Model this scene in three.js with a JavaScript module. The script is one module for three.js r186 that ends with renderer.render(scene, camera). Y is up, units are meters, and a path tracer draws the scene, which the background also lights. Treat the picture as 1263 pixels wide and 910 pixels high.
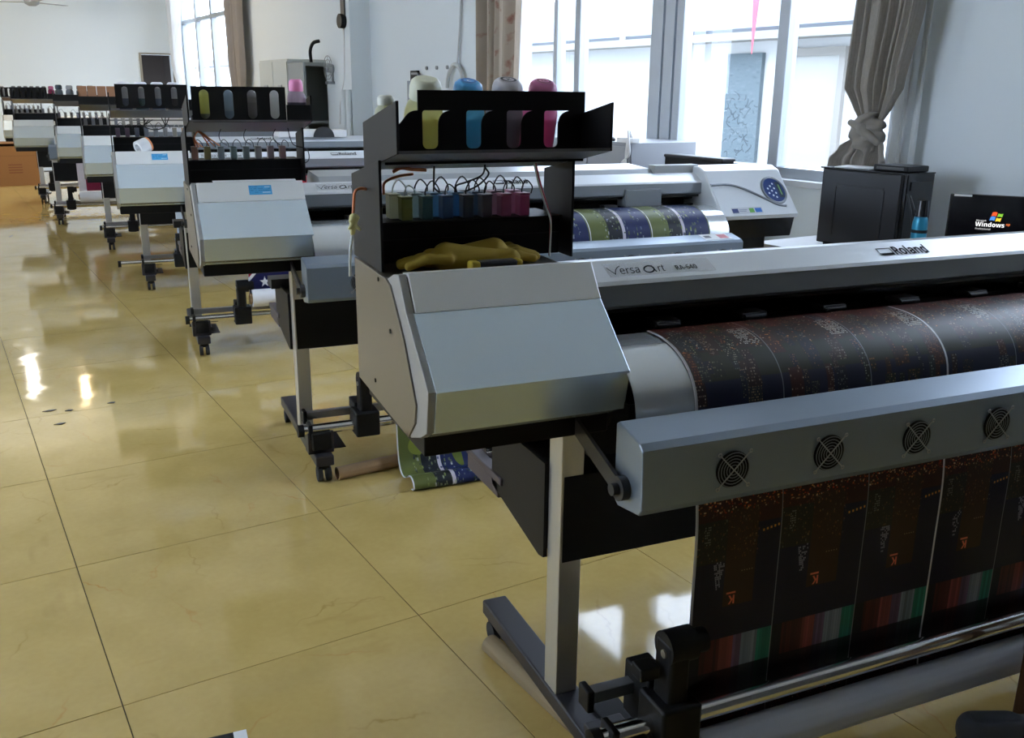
import * as THREE from 'three';
import { mergeGeometries, mergeVertices, toCreasedNormals } from 'three/addons/utils/BufferGeometryUtils.js';
import { RoundedBoxGeometry } from 'three/addons/geometries/RoundedBoxGeometry.js';
import { MarchingCubes } from 'three/addons/objects/MarchingCubes.js';
import { ImprovedNoise } from 'three/addons/math/ImprovedNoise.js';

// ------------------------------------------------------------------ camera, sky, exposure
const scene = new THREE.Scene();
const camera = new THREE.PerspectiveCamera(2 * Math.atan(455 / 1138.24) * 180 / Math.PI, 1263 / 910, 0.05, 200);
camera.position.set(-0.733, 1.4544, 1.619);
{
  const right = new THREE.Vector3(0.851263, 0.010057, 0.524643), up = new THREE.Vector3(0.141691, 0.958272, -0.248271), back = new THREE.Vector3(-0.505248, 0.285681, 0.814316);
  camera.quaternion.setFromRotationMatrix(new THREE.Matrix4().makeBasis(right, up, back));
}
scene.add(camera);
scene.background = new THREE.Color().setRGB(4.55, 5.4, 6.8);           // even, overcast sky
const renderer = new THREE.WebGLRenderer({ antialias: true });
renderer.toneMapping = THREE.LinearToneMapping;
renderer.toneMappingExposure = 1.6;
renderer.shadowMap.enabled = true;

// ------------------------------------------------------------------ helpers
let seed = 7;
const rnd = () => { seed = (seed + 0x6D2B79F5) | 0; let t = Math.imul(seed ^ (seed >>> 15), 1 | seed); t = (t + Math.imul(t ^ (t >>> 7), 61 | t)) ^ t; return ((t ^ (t >>> 14)) >>> 0) / 4294967296; };
const rr = (a, b) => a + (b - a) * rnd();
const V = (x, y, z) => new THREE.Vector3(x, y, z);
const used = {};
function numbered(n) { const k = used[n] = (used[n] ?? -1) + 1; return k ? n + '_' + String(k).padStart(3, '0') : n; }
const lin = (r, g, b) => new THREE.Color().setRGB(r, g, b);
function mat(color, roughness = 0.6, metalness = 0, extra = {}) {
  const c = Array.isArray(color) ? lin(...color) : new THREE.Color(color);
  return new THREE.MeshPhysicalMaterial({ color: c, roughness, metalness, ...extra });
}
function prep(g) {
  g = g.index ? g.toNonIndexed() : g;
  for (const k of Object.keys(g.attributes)) if (!['position', 'normal', 'uv'].includes(k)) g.deleteAttribute(k);
  if (!g.attributes.uv) g.setAttribute('uv', new THREE.Float32BufferAttribute(new Float32Array(g.attributes.position.count * 2), 2));
  if (!g.attributes.normal) g.computeVertexNormals();
  return g;
}
const merge = (list) => list.length === 1 ? list[0] : mergeGeometries(list.map(prep));
function part(name, geos, m, parent) {
  const o = new THREE.Mesh(Array.isArray(geos) ? merge(geos) : geos, m);
  o.name = name; o.castShadow = o.receiveShadow = true; parent.add(o); return o;
}
function tag(o, label, category, group) { o.userData.label = label; o.userData.category = category; if (group) o.userData.group = group; return o; }
function thing(name, label, category, group) { const o = new THREE.Group(); o.name = numbered(name); scene.add(o); return tag(o, label, category, group); }
function solo(name, geos, m, label, category, group) { const o = part(numbered(name), geos, m, scene); return tag(o, label, category, group); }
function struct(name, geos, m) { const o = part(name, geos, m, scene); o.userData.kind = 'structure'; return o; }
function copyOf(root, label, group) { const c = root.clone(); c.name = numbered(root.name.replace(/_\d{3}$/, '')); c.userData = { ...root.userData }; if (label) c.userData.label = label; if (group) c.userData.group = group; scene.add(c); return c; }

// geometry makers
const bx = (x0, x1, y0, y1, z0, z1, b = 0) => {
  const w = x1 - x0, h = y1 - y0, d = z1 - z0;
  const g = b ? new RoundedBoxGeometry(w, h, d, 2, Math.min(b, w / 2.01, h / 2.01, d / 2.01)) : new THREE.BoxGeometry(w, h, d);
  return g.translate((x0 + x1) / 2, (y0 + y1) / 2, (z0 + z1) / 2);
};
function prism(zy, x0, x1, b = 0) {            // profile of [z, y] pairs swept along x
  const s = new THREE.Shape(zy.map(([z, y]) => new THREE.Vector2(-z, y)));
  const w = x1 - x0;
  const g = new THREE.ExtrudeGeometry(s, { depth: w - 2 * b, bevelEnabled: b > 0, bevelSize: b, bevelThickness: b, bevelOffset: -b, bevelSegments: 2, curveSegments: 8 });
  return g.rotateY(Math.PI / 2).translate(x0 + b, 0, 0);
}
function rod(a, b, r, seg = 16, r2 = r) {      // cylinder from a to b
  const A = V(...a), B = V(...b), d = B.clone().sub(A), L = d.length();
  const g = new THREE.CylinderGeometry(r2, r, L, seg);
  g.applyQuaternion(new THREE.Quaternion().setFromUnitVectors(V(0, 1, 0), d.normalize()));
  return g.translate((A.x + B.x) / 2, (A.y + B.y) / 2, (A.z + B.z) / 2);
}
function bar(a, b, w, h = w) {                 // box section from a to b
  const A = V(...a), B = V(...b), d = B.clone().sub(A), L = d.length(); d.normalize();
  const g = new THREE.BoxGeometry(w, L, h);
  g.applyQuaternion(new THREE.Quaternion().setFromUnitVectors(V(0, 1, 0), d));
  return g.translate((A.x + B.x) / 2, (A.y + B.y) / 2, (A.z + B.z) / 2);
}
const tube = (pts, r, seg = 24, rad = 6) => new THREE.TubeGeometry(new THREE.CatmullRomCurve3(pts.map((p) => V(...p))), seg, r, rad);
function pipe(r0, r1, len, seg = 28) {         // hollow cylinder along x, from x = 0
  const p = [[r1, 0], [r0, 0], [r0, len], [r1, len], [r1, 0]].map(([r, y]) => new THREE.Vector2(r, y));
  return toCreasedNormals(new THREE.LatheGeometry(p, seg), 0.6).rotateZ(-Math.PI / 2);
}
function smoothPath(pts, n = 40) {             // [z, y] points through a spline
  return new THREE.CatmullRomCurve3(pts.map(([z, y]) => V(z, y, 0)), false, 'centripetal').getSpacedPoints(n).map((p) => [p.x, p.y]);
}
function ribbon(zy, x0, x1, offset = 0, thick = 0.0008) {   // sheet along x with a [z, y] profile; u across x, v along the sheet from 1 to 0
  const n = zy.length, len = [0];
  for (let i = 1; i < n; i++) len.push(len[i - 1] + Math.hypot(zy[i][0] - zy[i - 1][0], zy[i][1] - zy[i - 1][1]));
  const nor = zy.map((_, i) => { const a = zy[Math.max(0, i - 1)], b = zy[Math.min(n - 1, i + 1)], dz = b[0] - a[0], dy = b[1] - a[1], l = Math.hypot(dz, dy) || 1; return [-dy / l, dz / l]; });
  const layer = (off, flip) => {
    const pos = [], uv = [], no = [], idx = [];
    for (let i = 0; i < n; i++) for (const [x, u] of [[x0, 0], [x1, 1]]) {
      pos.push(x, zy[i][1] + nor[i][1] * off, zy[i][0] + nor[i][0] * off); uv.push(u, 1 - len[i] / len[n - 1]);
      no.push(0, flip ? -nor[i][1] : nor[i][1], flip ? -nor[i][0] : nor[i][0]);
    }
    for (let i = 0; i < n - 1; i++) { const a = 2 * i; flip ? idx.push(a, a + 1, a + 2, a + 1, a + 3, a + 2) : idx.push(a, a + 2, a + 1, a + 1, a + 2, a + 3); }
    const g = new THREE.BufferGeometry();
    g.setAttribute('position', new THREE.Float32BufferAttribute(pos, 3)); g.setAttribute('normal', new THREE.Float32BufferAttribute(no, 3)); g.setAttribute('uv', new THREE.Float32BufferAttribute(uv, 2)); g.setIndex(idx);
    return g;
  };
  return merge([layer(offset, false), layer(offset - thick, true)]);
}
function sdfMesh(fn, c, half, res) {           // marching cubes over a distance field
  const mc = new MarchingCubes(res, new THREE.MeshBasicMaterial(), false, false, 60000);
  mc.isolation = 0;
  for (let k = 0; k < res; k++) for (let j = 0; j < res; j++) for (let i = 0; i < res; i++) {
    const h = res / 2, p = [c[0] + (i - h) / h * half, c[1] + (j - h) / h * half, c[2] + (k - h) / h * half];
    mc.field[i + j * res + k * res * res] = -fn(...p);
  }
  mc.update();
  const g = new THREE.BufferGeometry();
  const P = mc.positionArray.slice(0, mc.count * 3), N = mc.normalArray.slice(0, mc.count * 3);
  for (let i = 0; i < P.length; i += 3) { P[i] = P[i] * half + c[0]; P[i + 1] = P[i + 1] * half + c[1]; P[i + 2] = P[i + 2] * half + c[2]; }
  g.setAttribute('position', new THREE.Float32BufferAttribute(P, 3));
  const m = mergeVertices(g, half / res * 0.05); m.computeVertexNormals(); return prep(m);
}
const cap = (a, b, ra, rb) => (x, y, z) => {
  const bax = b[0] - a[0], bay = b[1] - a[1], baz = b[2] - a[2], pax = x - a[0], pay = y - a[1], paz = z - a[2];
  const t = Math.max(0, Math.min(1, (pax * bax + pay * bay + paz * baz) / (bax * bax + bay * bay + baz * baz)));
  return Math.hypot(pax - bax * t, pay - bay * t, paz - baz * t) - (ra + (rb - ra) * t);
};
const smin = (a, b, k) => { const h = Math.max(k - Math.abs(a - b), 0) / k; return Math.min(a, b) - h * h * k / 4; };
const blend = (fs, k) => (x, y, z) => fs.reduce((d, f) => smin(d, f(x, y, z), k), 1);
function canvas(w, h, draw) {
  const c = document.createElement('canvas'); c.width = w; c.height = h;
  draw(c.getContext('2d'), w, h);
  const t = new THREE.CanvasTexture(c); t.colorSpace = THREE.SRGBColorSpace; t.magFilter = THREE.LinearFilter; return t;
}
const noiseGen = new ImprovedNoise();
const fbm = (x, y, z = 0, o = 4) => { let s = 0, a = 0.5; for (let i = 0; i < o; i++) { s += a * noiseGen.noise(x, y, z + i * 7.3); x *= 2.03; y *= 2.03; a *= 0.5; } return s; };
function dataTex(n, fn, srgb = true, m = n) {
  const d = new Uint8Array(n * m * 4);
  for (let j = 0; j < m; j++) for (let i = 0; i < n; i++) { const c = fn(i / n, j / m); for (let q = 0; q < 3; q++) d[(j * n + i) * 4 + q] = Math.max(0, Math.min(255, c[q])); d[(j * n + i) * 4 + 3] = 255; }
  const t = new THREE.DataTexture(d, n, m); t.magFilter = THREE.LinearFilter; t.wrapS = t.wrapT = THREE.RepeatWrapping; if (srgb) t.colorSpace = THREE.SRGBColorSpace; t.needsUpdate = true; return t;
}

// ------------------------------------------------------------------ materials
const M = {
  wall: mat([0.76, 0.81, 0.83], 0.9), ceiling: mat([0.86, 0.87, 0.87], 0.9), grout: mat([0.10, 0.08, 0.05], 0.9),
  frame: mat([0.42, 0.45, 0.48], 0.4, 0.5), glass: mat([1, 1, 1], 0, 0, { transmission: 1, thickness: 0, ior: 1.45 }),
  face: mat([0.68, 0.79, 0.90], 0.2, 0.68), lip: mat([0.80, 0.82, 0.82], 0.3, 0.25), side: mat([0.20, 0.18, 0.15], 0.32, 0.45), rim: mat([0.36, 0.36, 0.35], 0.4, 0.2),
  silver: mat([0.76, 0.79, 0.82], 0.32, 0.35), greyBand: mat([0.26, 0.28, 0.30], 0.4, 0.3), roof: mat([0.40, 0.42, 0.44], 0.3, 0.3),
  black: mat([0.006, 0.006, 0.0065], 0.5, 0, { specularIntensity: 0.5 }), blackGloss: mat([0.008, 0.008, 0.009], 0.16), rack: mat([0.005, 0.005, 0.0055], 0.5, 0, { specularIntensity: 0.5 }), rackGrey: mat([0.014, 0.014, 0.015], 0.55, 0, { specularIntensity: 0.6 }), traySheet: mat([0.22, 0.22, 0.23], 0.28, 0.6),
  dryer: mat([0.25, 0.30, 0.36], 0.32, 0.5), pole: mat([0.62, 0.61, 0.58], 0.34, 0.75), chrome: mat([0.80, 0.80, 0.80], 0.16, 1), steel: mat([0.45, 0.45, 0.46], 0.3, 0.9),
  bracket: mat([0.085, 0.07, 0.08], 0.45, 0.3), foot: mat([0.035, 0.033, 0.038], 0.4, 0.3), dark: mat([0.03, 0.03, 0.032], 0.5), rubber: mat([0.02, 0.02, 0.02], 0.8),
  apron: mat([0.74, 0.77, 0.80], 0.2, 0.7), white: mat([0.80, 0.80, 0.80], 0.6), paper: mat([0.82, 0.82, 0.84], 0.7), paperBlue: mat([0.55, 0.58, 0.68], 0.6),
  kraft: mat([0.36, 0.23, 0.12], 0.85), carton: mat([0.34, 0.20, 0.09], 0.85), tan: mat([0.26, 0.19, 0.10], 0.8),
  wire: mat([0.012, 0.014, 0.016], 0.4), orange: mat([0.85, 0.28, 0.10], 0.4), clear: mat([0.75, 0.78, 0.74], 0.3), redTube: mat([0.45, 0.03, 0.06], 0.35),
};
// ------------------------------------------------------------------ the room
const XR = 3.6, XL = -4.4, ZF = -17.8, ZB = 3.6, H = 3.5, TILE = 0.8079;
{ // floor: separate polished tiles on a grout bed
  const floor = new THREE.Group(); floor.name = 'floor'; floor.userData.kind = 'structure'; scene.add(floor);
  part('grout_bed', bx(XL - 0.2, XR + 0.2, -0.15, -0.003, ZF - 0.2, ZB + 0.2), M.grout, floor);
  const variants = [];
  for (let v = 0; v < 5; v++) {
    const veins = []; for (let i = 0; i < 7; i++) veins.push([rr(0, 1), rr(0, 1), rr(0, 6.28), rr(0.05, 0.22), rr(0.4, 1), rnd() < 0.35]);
    const t = dataTex(512, (u, w) => {
      const n = fbm(u * 3 + v * 9, w * 3, v, 4), f = fbm(u * 40, w * 40, v + 3, 2), s = fbm(u * 9 + 4, w * 2 + v, 8, 3);
      let c = [196 + n * 20 + f * 5, 170 + n * 19 + f * 5, 105 + n * 22 + f * 6];
      if (s > 0.28) c = c.map((q, i) => q - (s - 0.28) * [60, 64, 60][i]);
      for (const [x, y, a, L, st, red] of veins) {
        const dx = u - x, dy = w - y, al = dx * Math.cos(a) + dy * Math.sin(a), ac = -dx * Math.sin(a) + dy * Math.cos(a) + fbm(u * 14, w * 14, v + a, 3) * 0.05;
        if (Math.abs(al) < L) { const k = Math.exp(-((ac / 0.004) ** 2)) * (1 - Math.abs(al) / L) * st * (0.5 + 0.8 * Math.abs(fbm(u * 30, w * 30, a))); c = [c[0] - k * (red ? 8 : 40), c[1] - k * 44, c[2] - k * 44]; }
      }
      return c;
    });
    const rough = dataTex(128, (u, w) => { const n = fbm(u * 6 + v, w * 6, 20 + v, 4); const q = 13 + Math.max(0, n) * 36; return [q, q, q]; }, false);
    variants.push(mat([1, 1, 1], 1, 0, { map: t, roughnessMap: rough, ior: 1.5, specularIntensity: 1 }));
  }
  const g = new THREE.BoxGeometry(TILE - 0.003, 0.012, TILE - 0.003).translate(0, -0.006, 0);
  const ox = 0.29, oz = -0.53;                 // a joint crossing
  for (let i = -6; i <= 4; i++) for (let j = -22; j <= 5; j++) {
    const x = ox + (i + 0.5) * TILE, z = oz + (j + 0.5) * TILE;
    if (x > XR + 0.2 || x < XL - 0.2 || z < ZF || z > ZB) continue;
    const o = part('floor_tile', g, variants[(rnd() * 5) | 0], floor);
    o.position.set(x, -rnd() * 0.0006, z); o.rotation.y = ((rnd() * 4) | 0) * Math.PI / 2;
  }
}
function wallWithHoles(x0, x1, z0, z1, holes) { // wall along z, holes = [z0, z1, y0, y1] sorted
  const list = []; let z = z0;
  for (const [a, b, lo, hi] of holes) { list.push(bx(x0, x1, 0, H, z, a), bx(x0, x1, 0, lo, a, b), bx(x0, x1, hi, H, a, b)); z = b; }
  list.push(bx(x0, x1, 0, H, z, z1)); return list;
}
const W1 = [-5.45, -1.60, 0.98, 3.3], W2 = [-17.3, -13.45, 0.95, 3.3], addedW3 = [-0.45, 1.1, 0.98, 3.3];
struct('wall_right', wallWithHoles(XR, XR + 0.22, ZF - 0.2, ZB + 0.2, [W2, W1, addedW3]), M.wall);
const unseenLeftHoles = [[-12.6, -11.2, 1.0, 2.9], [-7.3, -5.8, 1.0, 2.9], [-3.6, -0.9, 1.0, 3.3]];  // unseen window openings, assumed; placed and sized to light the room
struct('wall_left', wallWithHoles(XL - 0.22, XL, ZF - 0.2, ZB + 0.2, unseenLeftHoles), M.wall);
// far wall with a doorway beside the corner, a dark corridor behind it
const DOOR = [2.96, 3.52, 2.10];
struct('wall_back', [bx(XL - 0.2, DOOR[0], 0, H, ZF - 0.2, ZF), bx(DOOR[0], DOOR[1], DOOR[2], H, ZF - 0.2, ZF), bx(DOOR[1], XR + 0.2, 0, H, ZF - 0.2, ZF)], M.wall);
struct('wall_corridor', [bx(DOOR[0] - 0.4, XR + 0.2, 0, H, ZF - 2.2, ZF - 2.1), bx(DOOR[0] - 0.5, DOOR[0] - 0.4, 0, H, ZF - 2.2, ZF - 0.2), bx(XR + 0.2, XR + 0.3, 0, H, ZF - 2.2, ZF - 0.2), bx(DOOR[0] - 0.5, XR + 0.3, 2.6, 2.7, ZF - 2.2, ZF - 0.2)], mat([0.07, 0.055, 0.045], 0.9));  // corridor shade put into a dark wall colour
struct('trim_1', [bx(DOOR[0] - 0.035, DOOR[0], 0, DOOR[2] + 0.03, ZF, ZF + 0.03), bx(DOOR[0], DOOR[1], DOOR[2], DOOR[2] + 0.03, ZF, ZF + 0.03), bx(DOOR[1], DOOR[1] + 0.05, 0, DOOR[2] + 0.03, ZF, ZF + 0.03)], mat([0.30, 0.26, 0.20], 0.6));
struct('wall_front', bx(XL - 0.2, XR + 0.2, 0, H, ZB, ZB + 0.2), mat([0.06, 0.055, 0.05], 0.8));   // unseen wall behind the camera, coloured dark so little light reaches the machines' fronts
struct('ceiling', bx(XL - 0.2, XR + 0.2, H, H + 0.2, ZF - 0.2, ZB + 0.2), M.ceiling);
struct('wall_pillar', bx(XR - 0.24, XR, 0, H, -9.15, -8.4), M.wall);
function makeWindow(n, xa, xb, [z0, z1, y0, y1], posts, transom) {
  const w = new THREE.Group(); w.name = 'window_' + n; w.userData.kind = 'structure'; scene.add(w);
  const f = 0.05;
  part('window_frame', [bx(xa, xb, y0, y0 + 0.065, z0, z1), bx(xa, xb, y1 - f, y1, z0, z1), bx(xa, xb, y0, y1, z0, z0 + f), bx(xa, xb, y0, y1, z1 - f, z1)], M.frame, w);
  for (const [a, b] of posts) part('mullion', bx(xa - 0.01, xb, y0 + 0.065, y1 - f, a, b, 0.006), M.frame, w);
  if (transom) part('transom', bx(xa - 0.006, xb, transom - 0.03, transom + 0.03, z0 + f, z1 - f), M.frame, w);
  const cuts = [z0 + f, ...posts.flat(), z1 - f], xm = (xa + xb) / 2;
  for (let i = 0; i < cuts.length; i += 2) if (cuts[i + 1] - cuts[i] > 0.04) {
    if (transom) { part('pane', bx(xm, xm + 0.004, y0 + 0.065, transom - 0.03, cuts[i], cuts[i + 1]), M.glass, w); part('pane', bx(xm, xm + 0.004, transom + 0.03, y1 - f, cuts[i], cuts[i + 1]), M.glass, w); }
    else part('pane', bx(xm, xm + 0.004, y0 + 0.065, y1 - f, cuts[i], cuts[i + 1]), M.glass, w);
  }
  return w;
}
M.glass = mat([1, 1, 1], 0, 0, { transmission: 1, thickness: 0, ior: 1.3 });
makeWindow(1, XR + 0.04, XR + 0.12, W1, [[-4.84, -4.79], [-4.55, -4.48], [-3.64, -3.52], [-3.50, -3.40], [-3.38, -3.31], [-2.48, -2.40]], 2.62);
makeWindow(2, XR + 0.04, XR + 0.12, W2, [[-16.25, -16.15], [-15.2, -15.1], [-14.2, -14.08]], 2.66);
makeWindow(3, XR + 0.04, XR + 0.12, addedW3, [[0.28, 0.36]], 2.62);  // unseen window, added to brighten the ceiling and the upper faces
unseenLeftHoles.forEach((h, i) => makeWindow(4 + i, XL - 0.14, XL - 0.06, h, [[(h[0] + h[1]) / 2 - 0.04, (h[0] + h[1]) / 2 + 0.04]]));
struct('trim_2', bx(XR - 0.05, XR + 0.04, W1[2] - 0.03, W1[2] + 0.005, W1[0], W1[1]), mat([0.62, 0.64, 0.66], 0.5));

// ------------------------------------------------------------------ outside the right-hand windows
solo('neighbour_building', [bx(7.0, 8.0, -0.5, 2.02, -30, 6)], mat([0.58, 0.57, 0.55], 0.9), 'white rendered wall of the building opposite the windows', 'building');
solo('roof_eave', [bx(6.7, 8.4, 2.02, 2.10, -30, 6), prism([[0, 0], [0.1, 0], [0.1, 0.1], [0, 0.1]], 6.75, 6.85).translate(0, 2.1, -8)], mat([0.30, 0.29, 0.26], 0.8), 'pale concrete eave ledge along the building opposite', 'eave');
solo('roof_slope', new THREE.BoxGeometry(2.6, 0.08, 36).rotateZ(0.35).translate(8.0, 2.55, -12), mat([0.13, 0.145, 0.165], 0.8), 'grey roof above the building opposite the windows', 'roof');
solo('yard_ground', bx(3.9, 7.0, -0.25, -0.1, -30, 6), mat([0.26, 0.26, 0.25], 0.95), 'pale concrete yard outside the windows', 'ground');
{
  const t = canvas(256, 512, (c, w, h) => { c.fillStyle = '#8fa0a6'; c.fillRect(0, 0, w, h); c.strokeStyle = '#5f6d73'; c.lineWidth = 5; for (let i = 0; i < 46; i++) { c.beginPath(); const x = rr(20, 230), y = rr(200, 490); c.moveTo(x, y); c.quadraticCurveTo(x + rr(-40, 40), y + rr(-30, 30), x + rr(-50, 50), y + rr(-40, 40)); c.stroke(); } for (let i = 0; i < 200; i++) { c.fillStyle = `rgba(${rnd() < 0.5 ? '200,210,214' : '90,104,112'},.25)`; c.fillRect(rr(0, w), rr(0, h), rr(4, 30), rr(2, 9)); } });
  solo('notice_board', bx(6.95, 7.0, 0.76, 1.9, -6.3, -5.79), mat([0.42, 0.42, 0.42], 0.8, 0, { map: t }), 'blue-grey board with brushed marks on the wall opposite', 'board');
  const d = thing('outside_door', 'pale cream doorway frame in the white wall opposite', 'door');
  part('door_leaf', bx(6.97, 7.0, -0.1, 1.85, -5.4, -4.78), mat([0.40, 0.39, 0.36], 0.8), d);
  part('door_frame', [bx(6.95, 7.0, -0.1, 1.93, -5.47, -5.4), bx(6.95, 7.0, -0.1, 1.93, -4.78, -4.71), bx(6.95, 7.0, 1.85, 1.93, -5.4, -4.78)], mat([0.30, 0.28, 0.25], 0.8), d);
  const rib = new THREE.Shape([new THREE.Vector2(-0.06, 0), new THREE.Vector2(0.06, 0), new THREE.Vector2(0.008, -0.75)]);
  solo('red_pennant', new THREE.ExtrudeGeometry(rib, { depth: 0.01, bevelEnabled: false }).rotateY(Math.PI / 2).translate(6.6, 2.62, -5.6), mat([0.75, 0.10, 0.14], 0.7), 'narrow red pennant hanging outside the window', 'pennant');
}
// ------------------------------------------------------------------ printers: one frame for each, x along it, z to its front
const TH = -0.150794;
const OFF = [null, [0, 0], [0.0874, -2.009], [0.1395, -4.0552], [0.25, -6.0911], [0.306, -8.1912], [0.1053, -10.2583], [0.1611, -12.5279]];
const world = (k, x, y, z) => V(Math.cos(TH) * x + Math.sin(TH) * z + OFF[k][0], y, -Math.sin(TH) * x + Math.cos(TH) * z + OFF[k][1]);
function put(o, k, x, y, z, ry = 0) { o.position.copy(world(k, x, y, z)); o.rotation.set(0, TH + ry, 0); return o; }
function frameOf(o, k) { o.position.set(OFF[k][0], 0, OFF[k][1]); o.rotation.y = TH; return o; }

// lettering
const labelMat = (w, h, draw) => mat([1, 1, 1], 0.6, 0, { map: canvas(w, h, draw), transparent: true, specularIntensity: 0.02 });
const logoMat = labelMat(512, 112, (c) => {
  c.strokeStyle = c.fillStyle = '#16181c'; c.lineWidth = 7;
  c.strokeRect(8, 30, 118, 46); c.fillRect(20, 78, 110, 14); c.beginPath(); c.moveTo(8, 76); c.lineTo(22, 92); c.lineTo(130, 92); c.lineTo(126, 76); c.fill();
  c.font = '100px sans-serif'; c.textBaseline = 'alphabetic'; c.fillText('Roland', 136, 92); c.lineWidth = 5; c.strokeText('Roland', 136, 92);
});
const modelMat = labelMat(1024, 160, (c) => {
  c.fillStyle = 'rgba(225,226,226,0.28)'; c.fillRect(0, 10, 1024, 140);
  c.strokeStyle = c.fillStyle = '#2b2d30'; c.font = 'italic 104px sans-serif'; c.textBaseline = 'alphabetic';
  c.lineWidth = 7; c.beginPath(); c.moveTo(20, 50); c.lineTo(66, 122); c.quadraticCurveTo(90, 60, 150, 40); c.stroke();
  c.fillText('ersa', 110, 122); c.lineWidth = 13; c.beginPath(); c.ellipse(400, 92, 50, 32, -0.3, 0, 7); c.stroke(); c.beginPath(); c.moveTo(440, 56); c.lineTo(452, 124); c.stroke();
  c.font = 'italic 100px sans-serif'; c.fillText('rt', 470, 122);
  c.font = 'bold 66px sans-serif'; c.fillText('RA-640', 650, 120);
});
const stickerMat = mat([1, 1, 1], 0.5, 0, { map: canvas(256, 112, (c, w, h) => { c.fillStyle = '#4aa6dc'; c.fillRect(0, 0, w, h); c.fillStyle = '#2d7fb8'; for (let i = 0; i < 60; i++) c.fillRect(rr(8, 230), 12 + 22 * ((rnd() * 4) | 0), rr(4, 16), 9); c.fillStyle = '#bfe2f4'; c.fillRect(176, 16, 60, 10); c.fillRect(150, 80, 90, 10); }) });
function panelOn(name, m, parent, x0, x1, zyTop, zyBot, lift = 0.0008) {   // a flat label on a slope
  const [z1, y1] = zyTop, [z0, y0] = zyBot, w = x1 - x0, h = Math.hypot(z1 - z0, y1 - y0);
  const g = new THREE.PlaneGeometry(w, h), o = part(name, g, m, parent);
  const up = V(0, y1 - y0, z1 - z0).normalize(), n = V(1, 0, 0).cross(up);
  o.quaternion.setFromRotationMatrix(new THREE.Matrix4().makeBasis(V(1, 0, 0), up, n));
  o.position.set((x0 + x1) / 2, (y0 + y1) / 2, (z0 + z1) / 2).addScaledVector(n, lift); return o;
}
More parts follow.
